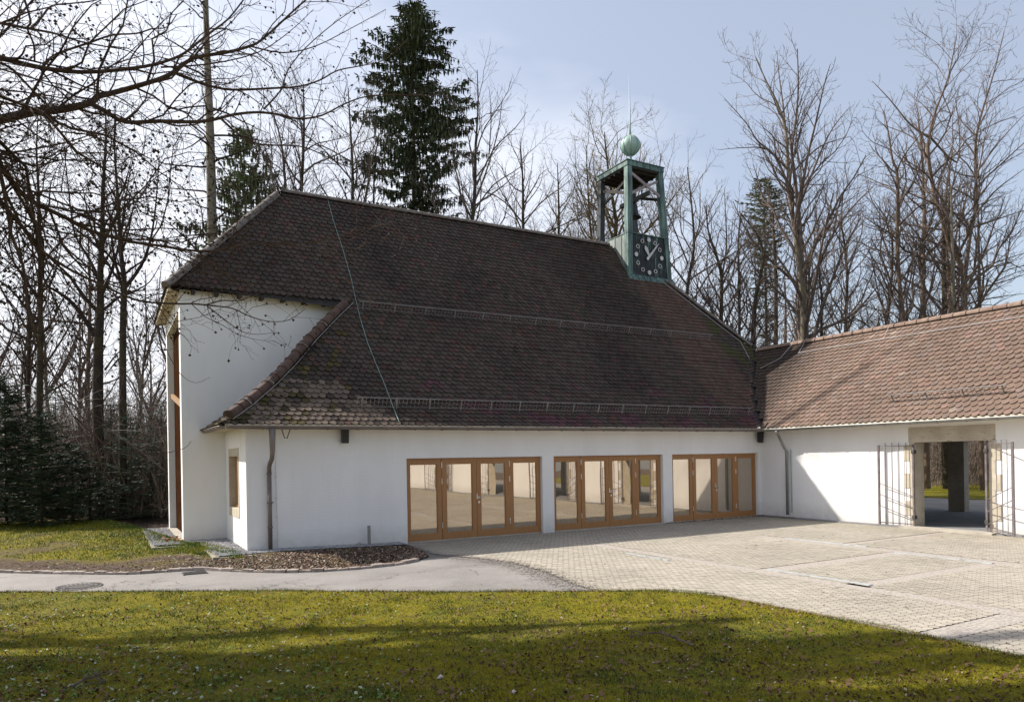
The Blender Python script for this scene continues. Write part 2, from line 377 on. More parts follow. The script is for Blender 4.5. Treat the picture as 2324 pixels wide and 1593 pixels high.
def nz(x, y, z=0, s=1.0): return mnoise.noise(V((x * s, y * s, z * s)))
def col_front(x, y, z):
    v = R.uniform(.75, 1.3); b = [.060 * v, .045 * v, .035 * v]
    if R.random() < .12: b = [b[0] * 1.25, b[1] * .9, b[2] * .9]
    k = nz(x, y, 3, .45)
    if k > .1: b = [c * (1 - .3 * min(1, (k - .1) * 3)) for c in b]
    # washed strip below the copper tower
    c0 = -.5 + (4.8 - y) * .12; d = abs(x - c0)
    if y < 4.9:
        q = (1 - sstep(.9, 1.5, d)) * (.75 + .5 * nz(x, 0, 9, 2.1))
        b = [b[0] + .045 * q, b[1] + .022 * q, b[2] + .013 * q]
    # new pinkish replacement tiles low on the slope
    pk = nz(x, y * 2.0, 20, .9)
    if y < 1.25 and x > -12.6 and pk > .18 + .22 * y + R.uniform(-.08, .1): v = R.uniform(.7, 1.2); b = [.088 * v, .040 * v, .045 * v] if R.random() < .7 else b
    # moss beside the left hip
    e = x - xl(y)
    if y < 2.2 and e < 2.3 and nz(x, y, 40, 1.9) + R.uniform(-.25, .25) > .10 + e * .16: v = R.uniform(.3, 1); b = [.085 * v, .065 * v, .022 * v]
    elif y < .8 and e < 3.4 - y * 2 and R.random() < .85: v = R.uniform(.75, 1.2); b = [.14 * v, .105 * v, .08 * v]  # sunlit patch above the lower left eave, painted as paler tiles
    if x > 1.0 and nz(x, y, 50, 1.4) > .12: b = [.06, .055, .02]
    return tuple(b)
def col_wing(x, y, z):
    v = R.uniform(.9, 1.1); b = [.178 * v, .124 * v, .095 * v]
    r = R.random()
    if r < .10: b = [.215 * v, .14 * v, .11 * v]
    elif r < .24: b = [.18 * v, .132 * v, .11 * v]
    elif r < .255: b = [.24 * v, .185 * v, .15 * v]
    k = nz(x, y, 7, .5); b = [c * (1 + .25 * k) for c in b]
    t = sstep(-1.4, .6, y); b = [c * (1 - .72 * t) for c in b]       # tiles darken towards the valley
    return tuple(b)
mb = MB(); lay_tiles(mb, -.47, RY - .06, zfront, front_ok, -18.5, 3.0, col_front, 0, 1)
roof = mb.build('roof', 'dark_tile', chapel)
roof['label'] = 'dark beaver tail tile roof with pinkish repairs and mossy left hip'
def wing_ok(x, y):
    if y < -34: return False
    if y < -.45: return True
    return zwing(x) >= zmain(y) - .02 and y < 2.75
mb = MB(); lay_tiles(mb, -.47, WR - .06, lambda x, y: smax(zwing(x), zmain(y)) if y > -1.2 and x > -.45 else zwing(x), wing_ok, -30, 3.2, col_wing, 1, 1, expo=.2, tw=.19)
wroof = mb.build('roof', 'red_tile', wing)

# under-layers of the roofs (boards below the tiles)
def under(P, nu, nv, name, parent, mat='under_tile'):
    m = MB(); m.grid(P, nu, nv); return m.build(name, mat, parent)
D = -.03
def Pf(u, v):
    y = -.45 + (RY + .45) * v; x0 = xl(y)
    x1 = xhipE(y) if y > 2.75 else min((zmain(y) - 3.03) / .9828 - .45 + .05, 2.9)
    x = x0 + (x1 - x0) * u; return (x, y, zfront(x, y) + D)
m = MB(); m.grid(Pf, 30, 34)
# west flank of the aisle, west hip, east hip, rear slope
m.grid(lambda u, v: ((lambda y: (lambda x: (x, y, 0))(0))(0)), 1, 1) if False else None
def flankz(x): return interp(-.45 + (x + 17.7) * 3.5 / 4.0, PROF)
def Pw(u, v):
    x = -17.7 + 4.0 * v; yh = -.45 + (x + 17.7) * 3.5 / 4.0; y = yh + (3.3 - yh) * u; return (x, y, flankz(x) + D)
m.grid(Pw, 2, 16)
xa = -14.95
def Phw(u, v):
    x = -18.47 + (xa + 18.47) * v; y0 = 3.05 + 2.85 * v; y1 = 8.75 - 2.85 * v; return (x, y0 + (y1 - y0) * u, 6.8 + (RZ - 6.8) * v + D)
m.grid(Phw, 2, 4)
def Phe(u, v):
    y0 = 2.75 + (RY - 2.75) * v; y1 = 2 * RY - y0; y = y0 + (y1 - y0) * u; x = xhipE(y0); return (x, y, zmain(y0) + D)
m.grid(Phe, 2, 8)
def Pb(u, v):
    yy = -.45 + (RY + .45) * v; x0 = xl(yy) if yy > 3.05 else -17.0; x1 = xhipE(yy) if yy > 2.75 else 2.7
    return (x0 + (x1 - x0) * u, 2 * RY - yy, zmain(yy) + D)
m.grid(Pb, 4, 20)
m.build('roof_boarding', 'under_tile', chapel)
# tiles on west flank
mb = MB()
lay_tiles(mb, -17.72, -13.8, lambda x, y: flankz(x), lambda x, y: y > -.45 + (x + 17.7) * 3.5 / 4.0 and y < 3.28, -.45, 3.3,
          lambda x, y, z: (lambda v: (.10 * v, .08 * v, .03 * v) if nz(x, y, 5, 2) > -.1 else (.05 * v, .04 * v, .035 * v))(R.uniform(.6, 1.2)), 1, 1)
mb.build('flank_roof', 'dark_tile', chapel); mb = MB()
lay_tiles(mb, -18.49, xa - .05, lambda x, y: 6.8 + (RZ - 6.8) * (x + 18.47) / (xa + 18.47), lambda x, y: y > 3.05 + 2.85 * (x + 18.47) / (xa + 18.47) and y < 8.75 - 2.85 * (x + 18.47) / (xa + 18.47), 3.05, 8.8,
          lambda x, y, z: (lambda v: (.06 * v, .052 * v, .035 * v))(R.uniform(.6, 1.2)), 1, 1)
mb.build('hip_roof', 'dark_tile', chapel)
# wing under-layer, far slope
m = MB()
def Pwi(u, v):
    x = -.45 + (WR + .45) * v; y1 = min(2.7, interp(zwing(x), [(b, a) for a, b in PROF])); y = -34 + (y1 + 34) * u; return (x, y, zwing(x) + D)
m.grid(Pwi, 60, 14)
m.grid(lambda u, v: (WR + 3.4 * v, -34 + 37.5 * u, WRZ - .9828 * 3.4 * v + D), 10, 2)
m.build('roof_boarding', 'under_tile', wing)

# half-round ridge and hip tiles
def ridge_line(pts, parent, mat, name, r=.105, seg=.36, lift=.02, bands=False):
    m = MB(); P = [V(p) for p in pts]; d = [0]
    for a, b in zip(P, P[1:]): d.append(d[-1] + (b - a).length)
    def pt(s):
        s = min(max(s, 0), d[-1])
        for i in range(len(P) - 1):
            if s <= d[i + 1] + 1e-9: return P[i].lerp(P[i + 1], (s - d[i]) / max(1e-9, d[i + 1] - d[i]))
        return P[-1]
    n = int(d[-1] / seg)
    for i in range(n):
        a = pt(i * seg); b = pt((i + 1) * seg + .05); ax = (b - a).normalized(); sd = ax.cross(V((0, 0, 1))).normalized(); up = sd.cross(ax).normalized()
        j = R.uniform(-.006, .006); ring = []
        for (q, rr) in ((a, r * 1.13), (a + ax * .05, r * 1.13), (a + ax * .055, r), (b, r * .93)):
            for k in range(9):
                t = pi * (k / 8) * 1.16 - .25; ring.append(q + sd * (cos(t) * rr * 1.05 + j) + up * (sin(t) * rr + lift))
        fs = [(g * 9 + k, g * 9 + k + 1, (g + 1) * 9 + k + 1, (g + 1) * 9 + k) for g in range(3) for k in range(8)] + [tuple(range(9)), tuple(27 + 8 - k for k in range(9))]
        m.add(ring, fs)
    return m.build(name, mat, parent, False)
ridge_line([(xa, RY, RZ), (-1.8, RY, RZ)], chapel, 'ridge_dark', 'ridge_tiles')
ridge_line([(-18.50, 3.02, 6.76), (xa, RY, RZ)], chapel, 'ridge_dark', 'hip_ridge_tiles', r=.12)
hp = [(xl(y), y, zmain(y) + .02) for y in (-.25, .1, .61, 1.26, 1.97, 2.57, 3.0)]
lowhip = ridge_line(hp, chapel, 'hip_clay', 'hip_ridge_tiles', r=.13, seg=.40); lowhip['label'] = 'curved reddish clay hip tiles with metal straps'
m = MB()
for i in (1, 3, 4, 5):
    pass
def hip_pt(t):
    y = -.25 + 3.25 * t; return V((xl(y), y, zmain(y) + .02))
for t in (.12, .30, .62, .80):
    a = hip_pt(t); ax = (hip_pt(t + .02) - a).normalized(); sd = ax.cross(V((0, 0, 1))).normalized(); up = sd.cross(ax)
    pts = [a + sd * cos(k) * .158 + up * (sin(k) * .152 + .02) for k in [pi * i / 10 for i in range(11)]]
    for p, q in zip(pts, pts[1:]): m.bar(p, q, .045, .008)
m.build('strap', 'zinc_light', lowhip)
he = [(xhipE(y), y, zmain(y) + .03) for y in (2.8, 3.3, 3.9, 4.5, 4.9)]
ridge_line(he, chapel, 'dark_tile_ridge' if False else 'ridge_dark', 'hip_ridge_tiles', r=.09)
ridge_line([(WR, -34, WRZ), (WR, 2.75, WRZ)], wing, 'ridge_red', 'ridge_tiles', r=.11, seg=.38)
# moss lumps: on the left hip, the top corner and the east valley
m = MB()
def lump(c, s):
    c = V(c); vs = []; n = 6
    for i in range(4):
        ph = pi / 2 * i / 3
        for k in range(n):
            t = 2 * pi * k / n + i; rr = s * cos(ph) * R.uniform(.7, 1.2) if i < 3 else .001; vs.append(c + V((cos(t) * rr, sin(t) * rr, s * .5 * sin(ph))))
    m.add(vs, [(i * n + k, i * n + (k + 1) % n, (i + 1) * n + (k + 1) % n, (i + 1) * n + k) for i in range(3) for k in range(n)])
for i in range(90):
    t = R.random() ** 1.4; y = -.3 + 3.1 * t; x = xl(y) + R.choice([-.12, -.18, .16, .3, .5, .8]) + R.uniform(-.06, .1)
    z = zmain(y) if x > xl(y) else flankz(x); lump((x, y, z + .01), R.uniform(.03, .08))
for i in range(60):
    y = R.uniform(1.6, 3.1); x = R.uniform(1.6, 2.9); lump((x, y, zfront(x, y) + .01), R.uniform(.03, .07))
for i in range(26): lump((-18.5 + R.uniform(0, .12), R.uniform(3.0, 8.7), 6.82 + R.uniform(-.02, .08)), R.uniform(.04, .1))
lump((xa, RY, RZ + .12), .1)
m.build('moss', 'moss', chapel, True)['kind'] = 'stuff'

# ------------------------------------------------------------------ chapel walls
W_, PIL, X0, HD = 4.1459, .3949, -13.1435, 2.2
XA = -17.1; YT = 3.3; XN = -18.17
ops = [(X0, X0 + W_), (X0 + W_ + PIL, X0 + 2 * W_ + PIL), (X0 + 2 * W_ + 2 * PIL, -.12)]
m = MB(); T = .38
m.box((XA, 0, -.3), (ops[0][0], T, 2.99))
for i, (a, b) in enumerate(ops):
    m.box((a, 0, HD), (b, T, 2.99))
    if i < 2: m.box((b, 0, -.3), (ops[i + 1][0], T, 2.99))
m.box((ops[2][1], 0.0, -.3), (0, T, 2.99)); 
m.box((X0, .001, -.3), (-.12, T - .01, -.035))
m.build('wall', 'plaster_x', chapel)
m = MB()   # aisle end wall with window opening, built as four blocks
wy0, wy1, wz0, wz1 = 1.02, 2.66, .80, 2.53
m.box((XA + .002, T, -.3), (XA + .40, wy0, 2.99)); m.box((XA + .002, wy1, -.3), (XA + .40, YT, 2.99))
m.box((XA + .002, wy0, -.3), (XA + .40, wy1, wz0)); m.box((XA + .002, wy0, wz1), (XA + .40, wy1, 2.99))
m.build('end_wall', 'plaster_y', chapel)
m = MB()   # tall nave wall; keeps under the roof line
pts = [(XN, -.3), (-13.2, -.3), (-13.2, 6.79), (XN, 6.79)]
m.add([(x, YT, z) for x, z in pts] + [(x, YT + .35, z) for x, z in pts], [(0, 1, 2, 3), (4, 7, 6, 5), (0, 3, 7, 4), (1, 5, 6, 2), (3, 2, 6, 7)])
m.box((XN, YT + .351, -.3), (XN + .45, YT + .42, 6.79)); 
m.box((XN, 8.1, -.3), (XN + .45, 8.5, 6.79))
m.box((XN, YT + .421, 6.3), (XN + .45, 8.099, 6.79))
m.box((XN + .45, 8.15, -.3), (2.5, 8.5, 6.7))
m.build('nave_wall', 'plaster_y', chapel)
m = MB(); m.box((XN + .19, YT + .43, .05), (XN + .26, 8.09, 6.29))
gp = m.build('gable_panel', 'oak_dark', chapel); gp['label'] = 'tall brown timber panel in the west gable recess'
m = MB(); m.bar((XN + .13, YT + .6, 3.70), (XN + .13, 8.0, 4.35), .08, .14); m.build('rail', 'oak_pale', gp)
m = MB(); m.box((XN - .25, 3.3, -.2), (XN + .25, 8.3, .10)); m.build('step', 'concrete', chapel)
# west soffit boards and rafters
m = MB(); m.add([(-18.44, 3.08, 6.74), (-18.44, 8.7, 6.74), (XN, 8.5, 6.70), (XN, 3.3, 6.70)], [(0, 3, 2, 1)]); m.add([(-18.46, 3.05, 6.70), (-18.40, 3.05, 6.70), (-18.40, 8.75, 6.70), (-18.46, 8.75, 6.70), (-18.46, 3.05, 6.83), (-18.40, 3.05, 6.83), (-18.40, 8.75, 6.83), (-18.46, 8.75, 6.83)], [(0, 3, 2, 1), (4, 5, 6, 7), (0, 1, 5, 4), (1, 2, 6, 5), (2, 3, 7, 6), (3, 0, 4, 7)])
m.build('soffit', 'soffit_board', chapel)
m = MB()
m.add([(-18.40, 3.07, 6.73), (-13.7, 3.07, 6.73), (-13.7, 3.3, 6.78), (-18.40, 3.3, 6.78)], [(0, 1, 2, 3)])
for i in range(8): x = -17.9 + i * .58; m.box((x, 3.0, 6.66), (x + .09, 3.3, 6.75))
m.build('rafter_ends', 'soffit_dark', chapel)
m = MB(); m.add([(XA - .6, -.45, 2.985), (0, -.45, 2.985), (0, 0, 3.0), (XA - .6, 0, 3.0)], [(0, 1, 2, 3)]); m.add([(XA - .6, -.45, 2.985), (XA, -.45, 2.985), (XA, 3.3, 2.985), (XA - .6, 3.3, 2.985)], [(0, 1, 2, 3)])
m.box((XA - .5, -.462, 2.93), (-.46, -.445, 3.045)); m.build('eaves_board', 'soffit_board', chapel)
m = MB(); m.box((-.462, -34, 2.93), (-.445, -.44, 3.045)); m.add([(-.45, -34, 2.985), (0, -34, 3.0), (0, -.45, 3.0), (-.45, -.45, 2.985)], [(0, 1, 2, 3)]); m.build('eaves_board', 'soffit_board', wing)
# window in aisle end wall
wf = MB(); x = XA - .012; fr = .10
wf.box((x, wy0, wz0), (x + .3, wy1, wz0 + .22)); wf.box((x, wy0, wz1 - .2), (x + .3, wy1, wz1))
wf.box((x, wy0, wz0 + .22), (x + .3, wy0 + fr, wz1 - .2)); wf.box((x, wy1 - fr, wz0 + .22), (x + .3, wy1, wz1 - .2))
win = wf.build('window', 'jamb_stone', chapel); win['label'] = 'small window in stone surround on the sunlit end wall'
m = MB(); m.box((XA + .14, wy0 + fr, wz0 + .22), (XA + .2, wy1 - fr, wz1 - .2)); m.box((XA + .10, wy0 + fr, wz0 + .22), (XA + .14, wy1 - fr, wz0 + .28)); m.build('shutter', 'oak', win)

# ------------------------------------------------------------------ folding doors
def leaf(x0, x1, y, kind, lab):
    zb, zt = .02, HD - .005; fw = .125
    m = MB(); t = .07
    m.box((x0, y, zb), (x0 + fw, y + t, zt)); m.box((x1 - fw, y, zb), (x1, y + t, zt))
    m.box((x0 + fw, y + .001, zb), (x1 - fw, y + t - .001, zb + .17)); m.box((x0 + fw, y + .001, zt - .15), (x1 - fw, y + t - .001, zt))
    for (a, b) in ((x0 + fw, x0 + fw + .018), (x1 - fw - .018, x1 - fw)): m.box((a, y + .012, zb + .17), (b, y + .05, zt - .15))
    m.box((x0 + fw + .018, y + .012, zb + .17), (x1 - fw - .018, y + .05, zb + .188)); m.box((x0 + fw + .018, y + .012, zt - .168), (x1 - fw - .018, y + .05, zt - .15))
    d = m.build('door', 'oak', chapel)
    if lab: d['label'] = lab
    m = MB(); m.box((x0 + fw + .017, y + .03, zb + .187), (x1 - fw - .017, y + .04, zt - .167)); m.build('glass_pane', 'door_glass', d)
    if kind == 'hinge' or kind == 'hinge_l':
        hx = x1 if kind == 'hinge' else x0
        m = MB()
        for z in (.32, 1.50, 1.93): m.tube([(hx, y - .014, z), (hx, y - .014, z + .16)], .016, 8)
        m.build('hinge', 'steel', d)
    if kind == 'handle':
        m = MB(); hx = x0 + .062; m.tube([(hx, y - .012, 1.10), (hx, y + .002, 1.10)], .03, 12); m.tube([(hx, y - .004, 1.10), (hx, y - .06, 1.10), (hx + .02, y - .065, 1.10), (hx + .13, y - .065, 1.10)], .011, 8)
        m.tube([(hx, y - .008, .97), (hx, y + .002, .97)], .028, 12); m.build('handle', 'steel', d)
        m = MB(); m.box((x0 - .012, y - .018, 1.06), (x0 + .012, y + .0, 1.20)); m.build('latch_plate', 'steel', d)
places = ['left', 'middle', 'right']
for i, (a, b) in enumerate(ops):
    n = 4; ws = (b - a) / n; y = .10
    m = MB(); m.box((a, y - .01, -.03), (b, y + .16, .018)); m.build('door_sill', 'concrete', chapel)
    for k in range(n):
        leaf(a + k * ws + .004, a + (k + 1) * ws - .004, y + (0 if k in (1, 2) else .012), ('hinge', '', 'handle', 'hinge_l')[k], None)

# ------------------------------------------------------------------ gutters, pipes, snow guards
def gutter(pts, parent, mat='zinc', r=.068, brk=.75):
    m = MB(); P = [V(p) for p in pts]; prof = [pi + pi * k / 8 for k in range(9)]
    rows = []
    for i, p in enumerate(P):
        d = (P[min(i + 1, len(P) - 1)] - P[max(i - 1, 0)]).normalized(); sd = d.cross(V((0, 0, 1))).normalized()
        rows.append([p + sd * cos(t) * r + V((0, 0, sin(t) * r)) for t in prof] + [p + sd * cos(t) * (r - .006) + V((0, 0, sin(t) * (r - .006) + .001)) for t in reversed(prof)])
    n = 18
    for a, b in zip(rows, rows[1:]): m.add(a + b, [(k, (k + 1) % n, n + (k + 1) % n, n + k) for k in range(n)])
    for row in (rows[0], rows[-1]): m.add(row[:9], [tuple(range(9))])
    for a, b in zip(P, P[1:]):
        sd = (b - a).normalized().cross(V((0, 0, 1))).normalized(); o_ = sd * r
        m.tube([a + o_, b + o_], .011, 6); m.tube([a - o_, b - o_], .011, 6)
        L = (b - a).length; k = int(L / brk); dd = (b - a).normalized()
        for i in range(1, k + 1):
            c = a + dd * (i * L / (k + 1)); q = [c + sd * cos(t) * (r + .008) + V((0, 0, sin(t) * (r + .008))) for t in prof]
            for u, v in zip(q, q[1:]): m.bar(u, v, .03, .006)
    return m.build('gutter', mat, parent, False)
gutter([(XA - .52, 3.28, 3.03), (XA - .56, -.1, 3.0), (XA - .44, -.5, 2.99), (-.5, -.53, 2.985)], chapel, 'zinc_brown')
gutter([(-.53, -.53, 2.985), (-.53, -34, 2.985)], wing, 'zinc')
m = MB(); px = -16.60
m.tube([(px, -.53, 2.94), (px, -.52, 2.6), (px, -.50, 2.36), (px, -.44, 2.24), (px, -.18, 2.12), (px, -.11, 2.04), (px, -.10, 1.9)], [.078, .066, .056, .053, .052, .051, .05], 12)
m.tube([(px, -.10, 1.92), (px, -.10, .05)], .05, 12)
for z in (1.88, 1.2, .62): m.tube([(px, -.10, z), (px, -.10, z + .035)], .062, 12); 
m.bar((px + .0, -.1, 1.22), (px + .09, -.005, 1.22), .03)
m.build('downpipe', 'zinc_brown', chapel, True)
m = MB(); cx_ = px + .17
m.tube([(cx_, -.02, 2.9), (cx_, -.02, 1.2), (cx_ + .02, -.02, .1)], .008, 6)
for z in (2.4, 1.8, 1.3, .85, .3): m.box((cx_ - .02, -.025, z), (cx_ + .025, .0, z + .03))
m.build('earth_cable', 'white_plastic', chapel)
m = MB(); m.tube([(px + .22, -.50, 2.92), (px + .30, -.42, 2.72), (px + .36, -.40, 2.72), (px + .42, -.48, 2.94)], .012, 5); m.build('bracket', 'dark_copper', chapel)
m = MB(); py = -1.17
m.tube([(-.53, py, 2.93), (-.50, py, 2.85), (-.16, py - .02, 2.32), (-.10, py - .03, 2.24), (-.10, py - .03, .12)], [.055, .045, .045, .043, .043], 12)
for z in (2.2, 1.1, .3): m.tube([(-.10, py - .03, z), (-.10, py - .03, z + .03)], .055, 12)
m.build('downpipe', 'zinc', wing, True)
m = MB(); m.tube([(-.05, py - .16, 2.3), (-.04, py - .16, .2)], .016, 6); m.build('earth_cable', 'cable_green', wing)

def guard(A, B, parent, up, nrm, post=1.05, h=.22, pitch=.11, lab=None):
    A = V(A); B = V(B); d = (B - A); L = d.length; d.normalize(); nrm = V(nrm).normalized(); up = V(up).normalized()
    m = MB(); n = int(L / post)
    base = lambda s: A + d * s
    for i in range(n + 1):
        s = .12 + i * (L - .24) / n; p = base(s)
        m.tube([p - up * .02 + nrm * .01, p + nrm * h * .6 + up * .0, p + nrm * h + up * .03], .013, 5); m.bar(p + nrm * .02 - up * .03, p + nrm * h, .03, .008)
    m.tube([base(0) + nrm * h, base(L) + nrm * h], .014, 5); m.tube([base(0) + nrm * .05, base(L) + nrm * .05], .006, 5)
    for i in range(int(L / pitch)):
        p = base(i * pitch); m.bar(p + nrm * .04, p + nrm * h, .0065)
    o = m.build('snow_guard', 'guard_metal', parent)
    if lab: o['label'] = lab
n1 = V((0, -.5, .85))
guard((-13.45, 2.9, zmain(2.9)), (.62, 2.9, zmain(2.9)), chapel, (0, .6, .8), (0, -.62, .8), .98, .25, lab='upper snow guard, thin rail halfway up the slope')
guard((-14.4, .13, zmain(.13)), (-.35, .13, zmain(.13)), chapel, (0, .8, .6), (0, -.45, .9), .9, .30, lab='lower snow guard, close above the gutter')
guard((.14, -4.75, zwing(.14)), (.14, -7.95, zwing(.14)), wing, (.7, 0, .7), (-.66, 0, .75), 1.05, .27)
# lightning conductors
m = MB()
cp = [(-13.45 + .04 * sin(y * 2), y, zmain(y) + .07) for y in [5.9, 5.2, 4.4, 3.6, 3.05, 2.6, 2.0, 1.4, .9, .4, 0, -.4]]
m.tube(cp, .009, 6)
m.build('lightning_conductor', 'cable_green', chapel)
m = MB(); m.tube([(xl(y) + .22, y, zmain(y) + .08) for y in (-.4, .1, .7, 1.3, 2, 2.6, 3.0)], .007, 5); m.build('lightning_conductor', 'zinc_light', chapel); m = MB()
m.tube([(xhipE(y) - .35, y, zmain(y) + .08) for y in (4.8, 4.2, 3.5, 2.9)] + [(2.1, 2.3, zfront(2.1, 2.3) + .1)], .008, 5)
m.build('lightning_conductor', 'zinc_light', chapel)
m = MB(); yy = [.2, -1, -2, -3, -4.2, -5.5, -7, -8.5, -10, -14, -20]
m.tube([(2.35, y, zwing(2.35) + .08 + .01 * (i % 2)) for i, y in enumerate(yy)], .008, 5)
for y in (.2, -3.1, -7.6, -12): m.tube([(2.35, y, zwing(2.35) + .08), (WR, y + .05, WRZ + .16)], .008, 5)
m.tube([(1.9, 1.6, zfront(1.9, 1.6) + .1), (2.2, .9, zfront(2.2, .9) + .12), (WR, .75, WRZ + .15)], .009, 5)
m.build('lightning_conductor', 'zinc_light', wing)

# ------------------------------------------------------------------ bell tower
tw = MB()
yf, yb = 4.83, 6.97; zt, zc = 13.92, 11.05; zb = 9.1
def tx(z, side): t = (z - 9.3) / (13.9 - 9.3); return (-1.82 + .08 * t) if side < 0 else (.46 - .36 * t)
def ty(z, side): t = (z - 9.3) / 4.6; return (yf + .04 * t) if side < 0 else (yb - .12 * t)
pw = .23
def post(sx, sy, z0, z1):
    def c(z):
        x = tx(z, sx); y = ty(z, sy); x2 = x - sx * pw; y2 = y - sy * pw
        xs = sorted((x, x2)); ys = sorted((y, y2)); return [(xs[0], ys[0], z), (xs[1], ys[0], z), (xs[1], ys[1], z), (xs[0], ys[1], z)]
    return c(z0), c(z1)
tower = None
tower = empty('bell_tower'); tower.parent = chapel; tower['label'] = 'open copper clad bell tower with clock, ball and spire astride the ridge'
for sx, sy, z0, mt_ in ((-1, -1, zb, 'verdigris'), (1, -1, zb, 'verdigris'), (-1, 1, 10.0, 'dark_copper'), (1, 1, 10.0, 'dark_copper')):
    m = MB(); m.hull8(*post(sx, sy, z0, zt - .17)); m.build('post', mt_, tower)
m = MB(); e = .03   # roof slab with fascia
x0_, x1_, y0_, y1_ = tx(zt, -1) - e, tx(zt, 1) + e, ty(zt, -1) - e, ty(zt, 1) + e
m.hull8([(x0_, y0_, zt - .17), (x1_, y0_, zt - .17), (x1_, y1_, zt - .17), (x0_, y1_, zt - .17)], [(x0_, y0_, zt + .02), (x1_, y0_, zt + .02), (x1_, y1_, zt + .02), (x0_, y1_, zt + .02)])
m.hull8([(x0_ - .03, y0_ - .03, zt + .022), (x1_ + .03, y0_ - .03, zt + .022), (x1_ + .03, y1_ + .03, zt + .022), (x0_ - .03, y1_ + .03, zt + .022)],
        [(x0_ - .03, y0_ - .03, zt + .05), (x1_ + .03, y0_ - .03, zt + .05), (x1_ + .03, y1_ + .03, zt + .05), (x0_ - .03, y1_ + .03, zt + .05)])
xc, yc = (x0_ + x1_) / 2, (y0_ + y1_) / 2
m.add([(x0_ - .03, y0_ - .03, zt + .051), (x1_ + .03, y0_ - .03, zt + .051), (x1_ + .03, y1_ + .03, zt + .051), (x0_ - .03, y1_ + .03, zt + .051), (xc, yc, zt + .2)], [(0, 1, 4), (1, 2, 4), (2, 3, 4), (3, 0, 4)])
m.build('tower_roof', 'verdigris', tower)
m = MB(); m.box((x0_ + .05, y0_ + .05, zt - .24), (x1_ - .05, y1_ - .05, zt - .171))
for k in range(6): y = y0_ + .25 + k * .33; m.box((x0_ + .06, y, zt - .30), (x1_ - .06, y + .06, zt - .241))
m.build('ceiling', 'soffit_dark', tower)
# lower cladding: front clock panel and left/right sheets
m = MB()
a, b = tx(zb, -1) + .02, tx(zb, 1) - .02; a2, b2 = tx(zc, -1) + .02, tx(zc, 1) - .02
m.hull8([(a, yf + .03, zb), (b, yf + .03, zb), (b, yf + .08, zb), (a, yf + .08, zb)], [(a2, yf + .05, zc), (b2, yf + .05, zc), (b2, yf + .1, zc), (a2, yf + .1, zc)])
face = m.build('clock_face', 'verdigris_dark', tower)
m = MB()
m.hull8([(tx(zb, -1) + .012, yf + .2, 9.2), (tx(zb, -1) + .05, yf + .2, 9.2), (tx(zb, -1) + .05, yb - .1, 9.2), (tx(zb, -1) + .012, yb - .1, 9.2)], [(tx(zc, -1) + .012, yf + .2, zc), (tx(zc, -1) + .05, yf + .2, zc), (tx(zc, -1) + .05, yb - .1, zc), (tx(zc, -1) + .012, yb - .1, zc)])
for k in range(4): y = yf + .45 + k * .42; m.bar((tx(zb, -1) + .0, y, 9.3), (tx(zc, -1) + .0, y, zc), .02, .03)
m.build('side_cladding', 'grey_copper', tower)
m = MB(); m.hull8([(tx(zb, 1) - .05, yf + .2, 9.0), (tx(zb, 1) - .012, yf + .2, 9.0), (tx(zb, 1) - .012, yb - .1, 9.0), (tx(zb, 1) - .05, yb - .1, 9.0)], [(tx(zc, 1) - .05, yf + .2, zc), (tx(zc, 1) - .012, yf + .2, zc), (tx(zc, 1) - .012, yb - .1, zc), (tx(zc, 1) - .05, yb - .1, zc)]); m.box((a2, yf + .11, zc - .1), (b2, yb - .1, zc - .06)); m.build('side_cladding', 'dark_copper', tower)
m = MB(); m.box((a2 - .03, yf + .0, zc), (b2 + .03, yf + .12, zc + .03)); m.box((tx(zc, -1) - .01, yf + .12, zc), (tx(zc, -1) + .07, yb - .1, zc + .03))
# flashing apron
zf_ = zmain(yf - .02)
m.add([(tx(9.2, -1) - .02, yf + .02, zf_ + .16), (tx(9.2, 1) + .06, yf + .02, zf_ + .16), (tx(9.2, 1) + .12, yf - .12, zmain(yf - .12) + .06), (tx(9.2, -1) - .04, yf - .12, zmain(yf - .12) + .06)], [(0, 3, 2, 1)])
for k in range(7): x = tx(9.2, -1) + .15 + k * .32; m.bar((x, yf + .0, zf_ + .18), (x, yf - .11, zmain(yf - .12) + .08), .03, .02)
m.build('flashing', 'verdigris', tower)
# clock marks and hands
cxk, czk = (a2 + b2) / 2 + .0, 10.22; yk = yf + .015; rad = .66
disc = MB(); ring = MB()
for h in range(12):
    t = pi / 2 - h * pi / 6; q = V((cxk + cos(t) * rad * 1.0, yk, czk + sin(t) * rad))
    if h % 3 == 0: disc = MB(); disc.tube([q, q - V((0, .02, 0))], .088, 20); disc.build('hour_disc', 'marker_metal', tower)
    else:
        pts = [q + V((cos(k * pi / 10), 0, sin(k * pi / 10))) * .072 for k in range(21)]; ring = MB(); ring.tube(pts, .017, 6, False); ring.build('hour_ring', 'marker_metal', tower)
def hand(name, ang, L, tail, wa, wb, y):
    d = V((cos(ang), 0, sin(ang))); s = V((-sin(ang), 0, cos(ang))); c = V((cxk, y, czk))
    o2 = [c - d * tail - s * wa, c + d * L * .75 - s * wb, c + d * L, c + d * L * .75 + s * wb, c - d * tail + s * wa]
    mm = MB(); mm.add(o2 + [p - V((0, .02, 0)) for p in o2], [tuple(range(5)), tuple(9 - k for k in range(5))] + [(k, (k + 1) % 5, 5 + (k + 1) % 5, 5 + k) for k in range(5)]); mm.build(name, 'marker_metal', tower)
hand('minute_hand', radians(49), .78, .20, .055, .028, yk - .03); hand('hour_hand', radians(118), .46, .0, .03, .085, yk - .005)
